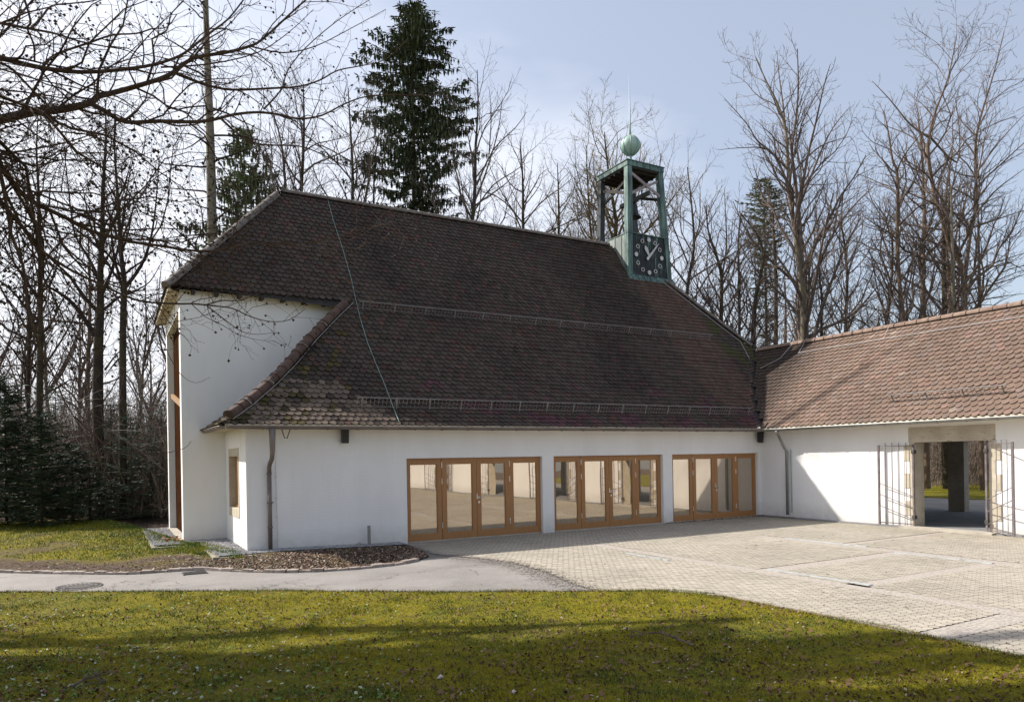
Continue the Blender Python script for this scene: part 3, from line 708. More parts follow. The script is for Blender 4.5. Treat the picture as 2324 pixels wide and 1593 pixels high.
# braces
m = MB()
bf = yf + .10
m.bar((tx(13.5, -1) + .1, bf, 13.55), (tx(12.4, 1) - .1, bf, 12.70), .05, .11); m.bar((tx(13.5, -1) + .1, bf + .06, 12.62), (tx(12.4, 1) - .1, bf + .06, 13.50), .05, .11)
m.build('cross_brace', 'brace_wood', tower)
m = MB(); bx = tx(13, -1) + .1
m.bar((bx, yf + .1, 12.65), (bx, yb - .15, 13.35), .05, .12); m.bar((bx + .06, yf + .1, 13.35), (bx + .06, yb - .15, 12.65), .05, .12)
bx = tx(13, 1) - .1
m.bar((bx, yf + .1, 12.65), (bx, yb - .15, 13.35), .05, .12); m.build('cross_brace', 'soffit_dark', tower)
# bell on a headstock
m = MB(); bc = V((-.55, 6.0, 12.15)); prof = [(.02, .62), (.12, .60), (.17, .50), (.19, .30), (.22, .15), (.30, .03), (.34, 0)]
rows = [[bc + V((cos(2 * pi * k / 16) * r, sin(2 * pi * k / 16) * r, z)) for k in range(16)] for r, z in prof]
for a_, b_ in zip(rows, rows[1:]): m.add(a_ + b_, [(k, (k + 1) % 16, 16 + (k + 1) % 16, 16 + k) for k in range(16)])
m.tube([bc + V((0, 0, .5)), bc + V((0, 0, -.06))], .03, 6)
m.build('bell', 'dark_copper', tower, True)
m = MB(); m.bar(bc + V((0, -1.0, .72)), bc + V((0, .85, .72)), .12, .16); m.tube([bc + V((-.05 + .35 * cos(t), -.55, .75 + .35 * sin(t))) for t in [pi * k / 12 for k in range(4, 17)]], .018, 6)
m.bar(bc + V((-.5, -.55, .2)), bc + V((-.5, -.55, 1.4)), .04); m.bar(bc + V((.0, -.55, .3)), bc + V((.0, -.55, 1.4)), .04)
m.build('headstock', 'dark_copper', tower)
# ball and spire
ballc = V((xc + .05, yc, 15.08)); br_ = .41
m = MB(); nu, nv = 32, 16
m.grid(lambda u, v: ballc + V((cos(2 * pi * u) * sin(pi * v), sin(2 * pi * u) * sin(pi * v), cos(pi * v))) * br_, nu, nv)
m.build('ball', 'ball_copper', tower, True)
m = MB()
for k in range(8):
    t = 2 * pi * k / 8 + .15; m.tube([ballc + V((cos(t) * sin(p), sin(t) * sin(p), cos(p))) * (br_ + .004) for p in [pi * i / 14 for i in range(15)]], .014, 5)
m.build('ball_seam', 'grey_copper', tower)
m = MB(); m.tube([(ballc.x, ballc.y, zt + .1), (ballc.x, ballc.y, ballc.z - br_ + .03)], .055, 10); m.tube([ballc + V((0, 0, br_ - .02)), ballc + V((0, 0, .9)), V((ballc.x, ballc.y, 18.05))], [.045, .035, .008], 8)
m.build('spire', 'ball_copper', tower, True)

# ------------------------------------------------------------------ gate wing walls, opening, gates
GA, GB, GZ = -5.37, -7.63, 2.415
openings = [(GA, GB), (-11.6, -13.8), (-18.2, -20.4), (-26, -28.2)]
m = MB(); y = 0.0; TW = .42
for a, b in openings:
    m.box((0, a - .0, -.3), (TW, y, 2.99)); m.box((0, b, GZ), (TW, a, 2.99)); y = b
m.box((0, -34, -.3), (TW, y, 2.99)); m.build('wall', 'plaster_y', wing)
for a, b in openings:
    ln = MB()
    L_, R_ = a + 0.0, b + 0.0
    ln.box((-.012, b - .02, GZ), (TW + .01, a + .02, 2.84))
    # quoined jambs, opening itself narrower
    ln.build('lintel', 'travertine', wing)
    for (p, q, sgn) in ((a, -1, 1), (b, 1, -1)):
        z = -.02; k = 0; st = MB()
        while z < GZ - .01:
            h = min(.42 if k % 2 else .36, GZ - z); wq = .20 + (.16 if k % 2 else 0)
            y0, y1 = sorted((p - sgn * .15, p + sgn * (wq - .2)))
            st.box((-.012 - .003 * (k % 2), y0, z), (TW + .012, y1, z + h)); z += h; k += 1
        st.build('stone_jamb', 'jamb_stone', wing)
m = MB(); m.box((6.0, -34, 2.55), (6.35, 3, 2.95))
for yy_ in [.45 - 3.55 * k for k in range(10)]: m.box((5.97, yy_ - .55, -.2), (6.27, yy_, 2.549))
m.build('arcade', 'travertine', wing)
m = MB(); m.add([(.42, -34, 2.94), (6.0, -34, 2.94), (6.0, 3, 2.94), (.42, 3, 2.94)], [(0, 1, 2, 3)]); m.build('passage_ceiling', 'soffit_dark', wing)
m = MB(); m.box((.44, -.15, -.3), (5.9, 0.0, 2.9)); m.box((XN + 1, 8.6, -.3), (-12, 8.7, 2)) if False else None; m.build('cross_wall', 'plaster_x', wing)
m = MB(); m.box((-.25, -34, -.2), (6.6, 0, .035)); 
m.build('passage_floor', 'floor_dark', wing)
m = MB(); m.box((-.42, GB - .1, -.1), (.0, GA + .1, .05)); m.build('threshold', 'concrete', wing)
def gate(hy, ang, sgn, lab=None):
    """leaf hinged at (0, hy), length 1.02, swung against the courtyard"""
    Lg = 1.0; d = V((-cos(ang), sgn * sin(ang), 0)); o = V((-.06, hy, 0))
    P = lambda s, z: o + d * s + V((0, 0, z))
    m = MB()
    m.bar(P(0, .06), P(0, 2.36), .045); m.bar(P(Lg, .03), P(Lg, 2.36), .05); m.bar(P(0, 2.33), P(Lg, 2.33), .02); m.bar(P(0, .10), P(Lg, .10), .025)
    g = m.build('iron_gate', 'iron_paint', wing)
    if lab: g['label'] = lab
    m = MB()
    for k in range(1, 5): s = Lg * k / 5; m.bar(P(s, .05), P(s, 2.42), .014)
    for z in (.55, .88, 1.2): m.bar(P(0, z - .32), P(Lg, z + .02) if False else P(Lg, z + .05), .016)
    m.build('bars', 'iron_paint', g)
    m = MB()
    for z in (.25, 2.1): m.box((-.1, hy - .04, z), (.02, hy + .04, z + .1))
    m.build('hinge', 'iron_cast', g)
gate(GA - .14, radians(86), 1, 'iron gate leaf folded back against the wall left of the passage')
gate(GB + .19, radians(60), -1, 'iron gate leaf standing half open right of the passage')
for a, b in openings[1:]: gate(a - .14, radians(80), 1); gate(b + .14, radians(60), -1)

# ------------------------------------------------------------------ wall fittings
def speaker(x, y, z, lab):
    e = empty('loudspeaker', lab, 'loudspeaker', 'black loudspeakers under the eaves', (x, y, z))
    m = MB(); m.hull8([(-.08, -.12, -.19), (.08, -.12, -.19), (.08, .0, -.17), (-.08, .0, -.17)], [(-.08, -.16, .19), (.08, -.16, .19), (.08, .0, .19), (-.08, .0, .19)]); m.build('cabinet', 'black_plastic', e)
    m = MB(); m.bar((0, 0, .05), (0, .06, .05), .04); m.build('bracket', 'black_plastic', e); return e
speaker(-14.79, -.06, 2.79, 'black loudspeaker on the chapel wall near the downpipe, left of the doors')
s2 = speaker(-.20, -.13, 2.74, 'black loudspeaker in the inner corner beside the right door'); 
m = MB(); m.tube([(0, 0, 0), (0, -.06, -.01)], .03, 10); m.tube([(0, -.06, -.02), (0, -.08, -.1)], .012, 6)
o = m.build('outdoor_lamp', 'white_plastic'); o.location = (-14.90, 0, 2.66); tag(o, 'small white round fitting on the wall just left of the loudspeaker', 'lamp')

# ------------------------------------------------------------------ ground
EDGE = [(-60, 26.5), (-45, 15.5), (-30, 3.6), (-24, -.72), (-21.52, -2.605), (-17.663, -5.136), (-15.272, -6.933), (-12.9, -8.5), (-12.25, -8.95), (-11.9, -9.55), (-11.783, -11.581), (-11.728, -12.686), (-11.74, -13.726), (-11.74, -20), (-11.74, -36)]
def dedge(x, y):
    best = 1e9
    for (a, b), (c, d) in zip(EDGE, EDGE[1:]):
        dx, dy = c - a, d - b; t = max(0, min(1, ((x - a) * dx + (y - b) * dy) / (dx * dx + dy * dy))); best = min(best, (x - a - t * dx) ** 2 + (y - b - t * dy) ** 2)
    return sqrt(best)
def lawnz(x, y):
    d = dedge(x, y); return .035 + .05 * sstep(0, .35, d) + .30 * sstep(1, 9, d) + .035 * nz(x, y, 0, .8) * sstep(.3, 2, d)
def inlawn(x, y):   # right-hand/front side of the edge
    c = False; P = EDGE + [(-75, -36)]
    n = len(P); j = n - 1
    for i in range(n):
        if (P[i][1] > y) != (P[j][1] > y) and x < (P[j][0] - P[i][0]) * (y - P[i][1]) / (P[j][1] - P[i][1]) + P[i][0]: c = not c
        j = i
    return c
m = MB(); m.add([(-160, -80, -.09), (200, -80, -.09), (200, 220, -.09), (-160, 220, -.09)], [(0, 1, 2, 3)]); tag(m.build('ground', 'forest_soil'), kind='structure')
# densified edge
ED = []
for (a, b), (c, d) in zip(EDGE, EDGE[1:]):
    n = max(1, int(hypot(c - a, d - b) / .5)); ED += [(a + (c - a) * i / n, b + (d - b) * i / n) for i in range(n)]
ED.append(EDGE[-1]); SRC = (-27, -30)
m = MB(); nE = len(ED) - 1
def PL(u, v):
    i = min(int(u * nE + .5), nE); x, y = ED[i]; tx_, ty_ = (x * .35 + SRC[0] * .65 - 6, min(y, 0) * .1 - 33); v2 = v ** 1.3; X = x + (tx_ - x) * v2; Y = y + (ty_ - y) * v2
    return (X, Y, lawnz(X, Y))
m.grid(PL, nE, 70); tag(m.build('lawn', 'lawn', None, True), kind='structure')
# asphalt path and paved court
K = [(-60, 31), (-45, 19.5), (-30, 7.5), (-24.5, 2.6), (-21.86, .585), (-20.4, -.7), (-19.5, -1.38), (-18.75, -1.45), (-18.2, -1.62), (-17.7, -2.25), (-16.93, -2.98), (-16.2, -3.3), (-15.64, -3.42), (-14.7, -3.36), (-14.1, -3.05), (-13.7, -2.7), (-13.45, -1.6), (-13.3, .0)]
m = MB()
m.add([(x, y, -.012) for x, y in EDGE] + [(x, y, -.012) for x, y in reversed(K)] if False else [], [])
nk = 40
def polyat(P, t):
    d = [0]
    for a, b in zip(P, P[1:]): d.append(d[-1] + hypot(b[0] - a[0], b[1] - a[1]))
    s = t * d[-1]
    for i in range(len(P) - 1):
        if s <= d[i + 1] + 1e-9:
            q = (s - d[i]) / (d[i + 1] - d[i]); return (P[i][0] + (P[i + 1][0] - P[i][0]) * q, P[i][1] + (P[i + 1][1] - P[i][1]) * q)
    return P[-1]
m.add([(-75, 40, -.016), (-75, -40, -.016), (-9, -40, -.016), (-9, 1, -.016), (-30, 20, -.016)], [(0, 1, 2, 3, 4)])
tag(m.build('path', 'asphalt'), kind='structure')
BND = [(-13.3, .2), (-13.45, -2.3), (-12.9, -3.6), (-12.62, -4.6), (-12.75, -6.2), (-13.05, -7.4), (-13.05, -9), (-13.05, -9)]
def bx_(y): return interp(y, [(-9.0, -13.05), (-7.4, -13.02), (-6.2, -12.75), (-4.6, -12.62), (-3.6, -12.9), (-2.3, -13.45), (.2, -13.3)])
m = MB()
ys = [-36 + .6 * k for k in range(61)]
m.add([(bx_(y) if y > -9 else -12.2, y, -.011) for y in ys] + [(.1, y, -.011) for y in ys], [(k, k + 61, k + 62, k + 1) for k in range(60)])
tag(m.build('paving_bed', 'joint_sand'), kind='structure')
bands = [(-9.55, -9.25, -15, -3.0), (-5.15, -4.8, -13, -4.2), (-11.9, -9.55, -12.78, -12.5), (-9.25, -5.15, -10.3, -9.98), (-9.25, -5.15, -8.42, -8.12), (-4.8, -.45, -6.75, -6.6)]
def inband(x, y): return any(a - .03 < x < b + .03 and c - .03 < y < d + .03 for a, b, c, d in bands)
m = MB(); pxx, pyy = .136, .102; jj = 0; y = -33.0
ca, sa = cos(.0), sin(.0)
while y < -.1:
    x = -13.5 + (pxx / 2 if jj % 2 else 0)
    while x < -.05:
        if x > bx_(y) + .06 and (x > -12.3 or y > -9) and not inband(x, y) and not inlawn(x - .1, y) and (y > -16 or True):
            v = R.uniform(.90, 1.08); c = (.385 * v, .348 * v, .293 * v); z = R.uniform(-.002, .002); a_ = pxx / 2 - .0035; b_ = pyy / 3 - .001; c_ = pyy * 2 / 3 - .005
            m.add([(x - a_, y - b_, z), (x, y - c_, z), (x + a_, y - b_, z), (x + a_, y + b_, z), (x, y + c_, z), (x - a_, y + b_, z)], [(0, 1, 2, 3, 4, 5)], c)
        x += pxx
    y += pyy; jj += 1
tag(m.build('paving', 'paver'), kind='structure')
m = MB()
for i, (a, b, c, d) in enumerate(bands):
    z = -.0045 - .0012 * (i % 3); a, b, c, d = a - .06, b + .06, c - .05, d + .05; m.add([(a, c, z), (b, c, z), (b, d, z), (a, d, z)], [(0, 1, 2, 3)])
tag(m.build('paving_band', 'aggregate'), kind='structure')
for x, y0, y1, lab in ((-9.12, -10.2, -8.15, 'zinc drain rail in the paving nearest the lawn corner'), (-9.84, -6.2, -4.85, 'zinc drain rail in the paving in front of the first doors'), (-5.22, -10.1, -8.15, 'long zinc drain rail in the paving before the gate passage'), (-4.78, -7.2, -5.0, 'pale drain rail in the paving nearest the wing wall')):
    m = MB(); m.box((x - .045, y0, -.02), (x - .008, y1, .008)); m.box((x + .008, y0, -.02), (x + .045, y1, .008)); m.box((x - .0079, y0, -.02), (x + .0079, y1, .002)); m.box((x - .05, y0 - .06, -.02), (x + .05, y0 - .001, .011))
    tag(m.build('drain_rail', 'rail_zinc'), lab, 'drain', 'drain rails in the court paving')
# verge with dirt bed between path kerb and chapel
BW = [(-60, 60), (-45, 50), (-35, 40), (-28, 26), (-24, 20), (-22.4, 18.5), (-21, 17), (-20, 14), (-19.2, 10), (-18.6, 6), (-18.3, 3.3), (-17.4, 2.4), (-17.1, .4), (-17.0, .1), (-15.9, .1), (-14.6, .1), (-13.6, .1), (-13.3, .1)]
def vz(x, y): return .03 + .12 * sstep(-13.2, -16.5, x) * sstep(0, 1.4, min(3, hypot(0, 0) + max(0, (y + 3.4) * .7 + (x + 16) * .0 if x > -17.5 else (y + 1.5) * .5 + 1)))
nV = 90
m = MB()
KK = [polyat(K, t / nV) for t in range(nV + 1)]
def KV(u):  # matched by index, not length
    s = u * (len(K) - 1); i = min(int(s), len(K) - 2); q = s - i
    return ((K[i][0] + (K[i + 1][0] - K[i][0]) * q, K[i][1] + (K[i + 1][1] - K[i][1]) * q), (BW[i][0] + (BW[i + 1][0] - BW[i][0]) * q, BW[i][1] + (BW[i + 1][1] - BW[i][1]) * q))
def vpos(u, v):
    (a, b), (c, d) = KV(u); x = a + (c - a) * v; y = b + (d - b) * v
    L = hypot(c - a, d - b); rise = sstep(0, 1.0, v * L / 2.0); z = .008 + (.035 + .062 * sstep(-13.3, -16.5, x) * sstep(0, .55, v)) * rise + .015 * nz(x, y, 3, 1.1) * rise
    return x, y, z, v * L
def vcolr(u, v):
    x, y, z, d = vpos(u, v)
    k = 1.2 - sstep(1.1, 2.7, d) + .7 * nz(x, y, 3, .8) if x < -17.3 else 1.0
    if x < -17.3 and d > 8: k = max(k, sstep(13, 16, d) * .8)
    k = max(0, min(1, k)) * 1.1 - .12
    return (k, k, k)
m.grid(lambda u, v: vpos(u, v)[:3], 120, 60, vcolr)
tag(m.build('verge', 'verge', None, True), kind='structure')
# beyond: forest floor left, meadow and path right of the wing
m = MB(); m.grid(lambda u, v: (-110 + 150 * u, 16.2 + 120 * v + (2 * sin(u * 40) * .1), .10 + .25 * nz(u * 30, v * 30) * sstep(0, .1, v) + 3.0 * v), 60, 40); tag(m.build('forest_floor', 'forest_soil', None, True), kind='structure')
m = MB(); m.add([(6.6, -60, -.02), (14, -60, -.02), (14, 8, -.02), (6.6, 8, -.02)], [(0, 1, 2, 3)]); tag(m.build('rear_path', 'asphalt'), kind='structure')
m = MB(); m.grid(lambda u, v: (13.5 + 21 * u, -45 + 75 * v, .0 + .1 * u + .03 * nz(u * 20, v * 60)), 20, 60); tag(m.build('rear_lawn', 'lawn', None, True), kind='structure')

# kerb stones, gravel, litter, grass
m = MB(); s = 0
def kerb_path(P, w0, h, seg, m, z0=-.05):
    d = [0]
    for a, b in zip(P, P[1:]): d.append(d[-1] + hypot(b[0] - a[0], b[1] - a[1]))
    L = d[-1]; n = int(L / seg)
    for i in range(n):
        if R.random() < .06 and seg < .3: continue
        a = polyat(P, (i + .03) * seg / L); b = polyat(P, (i + .97) * seg / L); dx, dy = b[0] - a[0], b[1] - a[1]; l = hypot(dx, dy) or 1; nx, ny = -dy / l * w0 / 2, dx / l * w0 / 2
        j = lambda k=.008: R.uniform(-k, k); hh = h + j(.014); t = .9
        m.hull8([(a[0] + nx, a[1] + ny, z0), (b[0] + nx, b[1] + ny, z0), (b[0] - nx, b[1] - ny, z0), (a[0] - nx, a[1] - ny, z0)][::-1],
                [(a[0] + nx * t + j(), a[1] + ny * t + j(), hh + j()), (b[0] + nx * t + j(), b[1] + ny * t + j(), hh + j()), (b[0] - nx * t + j(), b[1] - ny * t + j(), hh + j()), (a[0] - nx * t + j(), a[1] - ny * t + j(), hh + j())][::-1])
kerb_path([p for p in K if p[0] > -35 and not (p[0] > -14 and p[1] > -2.9)], .13, .034, .24, m); tag(m.build('kerb', 'kerbstone'), kind='structure')
m = MB(); kerb_path([(-12.25, -8.88), (-11.84, -9.5), (-11.72, -11.58), (-11.67, -12.69), (-11.68, -20), (-11.68, -34)], .07, .03, 1.0, m, -.1)
kerb_path([(-13.9, -7.82), (-12.9, -8.45), (-12.3, -8.86)], .07, .02, .9, m, -.1)
tag(m.build('lawn_edging', 'kerbstone'), kind='structure')
# gravel strip around the chapel
m = MB()
def stone(m, x, y, z, s, col=None):
    vs = []
    for (a, b, c) in ((1, 0, 0), (-1, 0, 0), (0, 1, 0), (0, -1, 0), (0, 0, 1), (0, 0, -1)): q = s * R.uniform(.6, 1.3); vs.append((x + a * q, y + b * q, z + c * q * .7))
    m.add(vs, [(0, 2, 4), (2, 1, 4), (1, 3, 4), (3, 0, 4), (2, 0, 5), (1, 2, 5), (3, 1, 5), (0, 3, 5)], col)
GR = [((-17.75, -.55), (-13.4, -.05), 3600, .11), ((-17.85, -.6), (-17.1, 2.9), 1900, .14), ((-18.9, 2.75), (-17.1, 3.3), 1300, .14), ((-18.95, 2.6), (-18.25, 8), 1900, .13)]
for (x0, y0), (x1, y1), n, z in GR:
    for i in range(n):
        x = R.uniform(x0, x1); y = R.uniform(y0, y1); zz = z * .75 + .02 if x > -15 else z + .02
        zz = .045 + .062 * sstep(-13.3, -16.5, x) + .012
        stone(m, x, y, zz, R.uniform(.012, .026))
tag(m.build('gravel', 'gravel_stone'), 'grey crushed gravel strip along the foot of the chapel walls', 'gravel', kind='stuff')
m = MB()
m.box((-18.98, 2.2, 0), (-18.90, 8.2, .112)); m.box((-18.98, 2.15, 0), (-17.95, 2.23, .112)); m.box((-17.93, -.75, 0), (-17.80, 2.20, .114)); m.box((-17.8, -.75, 0), (-15.4, -.69, .10))
tag(m.build('edging_slab', 'slab'), kind='structure')
# fallen leaves on the dirt bed, the verge, the lawn and in the corner
m = MB()
def flake(m, x, y, z, s, c, tilt=.6):
    a = R.uniform(0, 2 * pi); d = V((cos(a), sin(a), R.uniform(-tilt, tilt))) * s; e = V((-sin(a), cos(a), R.uniform(-tilt, tilt))) * s * R.uniform(.4, .8); p = V((x, y, z + s * .3))
    m.add([p - d, p + e * .8, p + d, p - e], [(0, 1, 2, 3)], c)
def lcol():
    v = R.uniform(.6, 1.4); return R.choice([(.17 * v, .10 * v, .065 * v), (.10 * v, .06 * v, .04 * v), (.27 * v, .20 * v, .15 * v), (.06 * v, .035 * v, .025 * v), (.36 * v, .30 * v, .25 * v)])
for i in range(16000):
    u = .52 + .42 * R.random() if R.random() < .8 else .25 + .3 * R.random(); v = R.random() ** 1.5 * (.95 if u > .62 else .5); x, y, z, d = vpos(u, v)
    if x < -30: continue
    if x < -17.4 and d > 1.5 and R.random() < .7: continue
    if y > -.75 and x > -17.9: continue
    flake(m, x, y, z + .004, R.uniform(.012, .035), lcol())
for i in range(260):
    t = R.random(); x = -4.5 + 4.4 * t; y = -.02 - abs(R.gauss(0, .13)) ; flake(m, x, y, .005, R.uniform(.02, .045), (.10, .045, .03))
for i in range(90): flake(m, -.08 - abs(R.gauss(0, .1)), R.uniform(-1.6, -.1), .02, R.uniform(.02, .045), (.09, .045, .03))
for i in range(900): flake(m, R.uniform(-13, -1), R.uniform(-14, -.3), .003, R.uniform(.008, .035), lcol(), .2)
for i in range(1200):
    t_ = R.random(); x = -40 + 27 * t_; q = polyat(EDGE, R.uniform(.15, .62)); flake(m, q[0] + abs(R.gauss(0, .5)) * .6, q[1] + abs(R.gauss(0, .5)) * .8, -.008, R.uniform(.008, .03), lcol(), .2)
for i in range(60): flake(m, R.uniform(-18.6, -18.2), R.uniform(3.2, 4.4), .13, R.uniform(.03, .07), (.25, .14, .09))
for i in range(5000):
    x = R.uniform(-40, -14); y = 15.5 + 6 * R.random(); flake(m, x, y, .13, R.uniform(.02, .07), lcol())
for i in range(9000):
    y = R.uniform(-9, -.6); x = bx_(y) + R.gauss(-.12, .20) ; v = R.uniform(.6, 1.1); flake(m, x, y, .002, R.uniform(.008, .022), (.33 * v, .30 * v, .27 * v) if R.random() < .7 else (.10, .08, .06), .15)
tag(m.build('leaf_litter', 'litter'), 'brown fallen leaves and husks lying on the bed, verge and paving', 'fallen leaves', kind='stuff')
def inview(x, y, mg=0.05):
    d = V((x, y, .2)) - CAM; zf2 = d.dot(FW)
    if zf2 < 4.5: return False
    u = F * d.dot(RT) / zf2; v = -F * d.z / zf2 + SY + 796.5; return abs(u) < 1162 * (1 + mg) + 40 and v < 1700
m = MB(); cnt = 0
while cnt < 24000:
    dd = 5.0 + 9 * R.random() ** 1.2; u = R.uniform(-60, 2400); p = CAM + ray(u, 1040) * dd; x, y = p.x, p.y
    if not inlawn(x, y) or dedge(x, y) < .05: cnt += .2; continue
    cnt += 1
    dens = .5 + .9 * nz(x, y, 11, .7)
    if R.random() > dens + .25: continue
    z = lawnz(x, y); r = R.random(); lf = u < 900 and R.random() < .35
    if lf: v = R.uniform(.6, 1.3); flake(m, x, y, z + .02, R.uniform(.010, .024), (.09 * v, .17 * v, .045 * v) if R.random() < .75 else (.33, .37, .27), .6)
    elif r < .75: v = R.uniform(.6, 1.3); flake(m, x, y, z + .01, R.uniform(.009, .022), (.06 * v, .032 * v, .018 * v), .9)
    elif r < .9: flake(m, x, y, z + .012, R.uniform(.014, .034), (.17, .10, .06), .8)
    elif r < .97: flake(m, x, y, z + .012, R.uniform(.008, .02), (.30, .235, .18), .7)
    else: flake(m, x, y, z + .012, R.uniform(.008, .018), (.42, .36, .31), .5)
for i in range(7000):
    u, v = (R.uniform(.2, .62), R.random() ** .8); x, y, z, d = vpos(u, v)
    if x < -45: continue
    vv = R.uniform(.7, 1.3); flake(m, x, y, z + .01, R.uniform(.01, .03), (.15 * vv, .19 * vv, .09 * vv) if R.random() < .5 else lcol(), .6)
tag(m.build('lawn_litter', 'litter'), 'small clover leaves, husks and dead leaves strewn over the mossy lawn', 'leaf litter', kind='stuff')
m = MB(); cnt = 0
def blade(m, x, y, z, h, c, wd=.0035):
    a = R.uniform(0, 2 * pi); dx, dy = cos(a) * wd, sin(a) * wd; l = R.uniform(-.6, .6) * h; l2 = R.uniform(-.6, .6) * h
    m.add([(x - dx, y - dy, z), (x + dx, y + dy, z), (x + l, y + l2, z + h)], [(0, 1, 2)], c)
def gcol(x, y):
    k = nz(x, y, 0, .55) * .8 + .5 * nz(x, y, 4, 3.1) + R.uniform(-.2, .2); v = R.uniform(.5, 1.5)
    if R.random() < .07: return (.28 * v, .23 * v, .12 * v)
    if k > .06: return (.235 * v, .205 * v, .014 * v)
    if k > -.10: return (.15 * v, .165 * v, .016 * v)
    return (.065 * v, .105 * v, .016 * v)
while cnt < 260000:
    dd = 5.0 + 9.5 * R.random() ** 1.1; p = CAM + ray(R.uniform(-40, 2380), 1040) * dd; x, y = p.x, p.y; cnt += 1
    if not inlawn(x, y): continue
    tf = max(0, nz(x, y, 5, 2.3) + .3 * nz(x, y, 8, 9)); blade(m, x, y, lawnz(x, y) - .004, R.uniform(.008, .026) * (1 + 2.2 * tf), gcol(x, y), R.uniform(.0022, .005))
for i in range(16000):
    a0, b0 = EDGE[R.choice((3, 4, 4, 5, 5, 6, 6, 7, 8, 9, 10, 11))], None; k_ = EDGE.index(a0); b0 = EDGE[k_ + 1]; t_ = R.random(); x = a0[0] + (b0[0] - a0[0]) * t_; y = a0[1] + (b0[1] - a0[1]) * t_
    o_ = -abs(R.gauss(0, .05)) + .10 * nz(x, y, 2, 1.7) + .06; dx, dy = b0[0] - a0[0], b0[1] - a0[1]; l_ = hypot(dx, dy); x += -dy / l_ * o_; y += dx / l_ * o_
    blade(m, x, y, max(.0, lawnz(x, y) - .05), R.uniform(.03, .085), gcol(x, y), .004)
for i in range(30000):
    u, v = R.uniform(.2, .62), R.random(); x, y, z, d = vpos(u, v)
    if x < -42 or vcolr(u, v)[0] > .5: continue
    c = gcol(x, y); blade(m, x, y, z, R.uniform(.03, .07), (c[0] * .9, c[1] * 1.1, c[2]), .008)
tag(m.build('grass', 'blade'), 'short mossy yellow-green grass blades', 'grass', kind='stuff')
# small things on the ground
m = MB(); c = (-20.37, -2.45)
for r0, r1 in ((.20, .24), (.27, .29), (.33, .37)):
    n = 32; m.add([(c[0] + cos(2 * pi * k / n) * r, c[1] + sin(2 * pi * k / n) * r, z) for z in (-.01, .004) for r in (r0, r1) for k in range(n)], [(2 * n + k, 3 * n + k, 3 * n + (k + 1) % n, 2 * n + (k + 1) % n) for k in range(n)])
for k in range(26):
    t = 2 * pi * k / 26; m.bar((c[0] + cos(t) * .29, c[1] + sin(t) * .29, .004), (c[0] + cos(t) * .33, c[1] + sin(t) * .33, .004), .02, .006)
n = 32; m.add([(c[0] + cos(2 * pi * k / n) * .2, c[1] + sin(2 * pi * k / n) * .2, -.006) for k in range(n)], [tuple(range(n))])
tag(m.build('manhole_cover', 'iron_cast'), 'round toothed iron manhole cover in the asphalt path at left', 'manhole cover')
m = MB(); c = (-18.42, -2.0)
for k in range(8): m.box((c[0] - .2, c[1] - .16 + k * .045, -.02), (c[0] + .2, c[1] - .14 + k * .045, .003))
m.box((c[0] - .22, c[1] - .2, -.02), (c[0] - .201, c[1] + .2, .004)); m.box((c[0] + .201, c[1] - .2, -.02), (c[0] + .22, c[1] + .2, .004))
tag(m.build('drain_grate', 'iron_cast'), 'slotted iron drain grate in the kerb bay beside the dirt bed', 'drain grate')
m = MB(); m.tube([(0, 0, -.1), (0, 0, .47), (0, 0, .475)], [.04, .04, .034], 14); o = m.build('standpipe', 'zinc'); o.location = (-14.25, -.22, .07); tag(o, 'short grey metal pipe standing upright in the gravel before the wall', 'pipe')
m = MB(); stone(m, 0, 0, 0, .10); o = m.build('boulder', 'kerbstone', None, True); o.location = (-14.5, -.2, .10); tag(o, 'rounded grey boulder beside the standpipe at the wall foot', 'stone')
for (u, v, s, lab) in ((1166, 1560, .032, 'pale pink pebble on the lawn near the lower edge'), (1000, 1525, .035, 'flat whitish stone on the shaded lawn left of centre'), (1420, 1430, .03, 'white pebble on the lawn close to the path edge')):
    p = on(u, v, 2, .3 if v > 1480 else .12); p.z = lawnz(p.x, p.y) + .01; m = MB(); stone(m, 0, 0, 0, s); o = m.build('pebble', 'pale_stone', None, True); o.location = p; tag(o, lab, 'stone', 'pale pebbles on the lawn')
def twigthing(P, lab, nm='fallen_branch'):
    m = MB(); m.tube(P, [.012, .010, .008, .006, .004][:len(P)], 6)
    for i in range(12):
        k = R.randrange(1, len(P)); q = V(P[k]); e = q + V((R.uniform(-.25, .25), R.uniform(-.2, .2), R.uniform(0, .08))); m.tube([q, q.lerp(e, .5) + V((0, 0, .03)), e], [.005, .004, .002], 5)
    tag(m.build(nm, 'twig_grey'), lab, 'branch')
def lp(u, v, h=.02): p = on(u, v, 2, .15); return (p.x, p.y, lawnz(p.x, p.y) + h)
twigthing([lp(1575, 1462), lp(1530, 1450, .05), lp(1500, 1440, .06), lp(1460, 1442, .04), lp(1430, 1448)], 'forked dead branch lying on the lawn below the paving corner')
twigthing([lp(165, 1590), lp(190, 1578, .04), lp(215, 1572, .04), lp(240, 1580)], 'broken twig with brown scraps at the lower left edge')
p = on(208, 1163, 2, .3); m = MB()
for i in range(14): stone(m, R.uniform(-.1, .1), R.uniform(-.1, .1), R.uniform(0, .15), .035)
o = m.build('pink_flowers', 'pink_flower'); o.location = p; tag(o, 'small bunch of pink flowers at the forest edge', 'flowers')

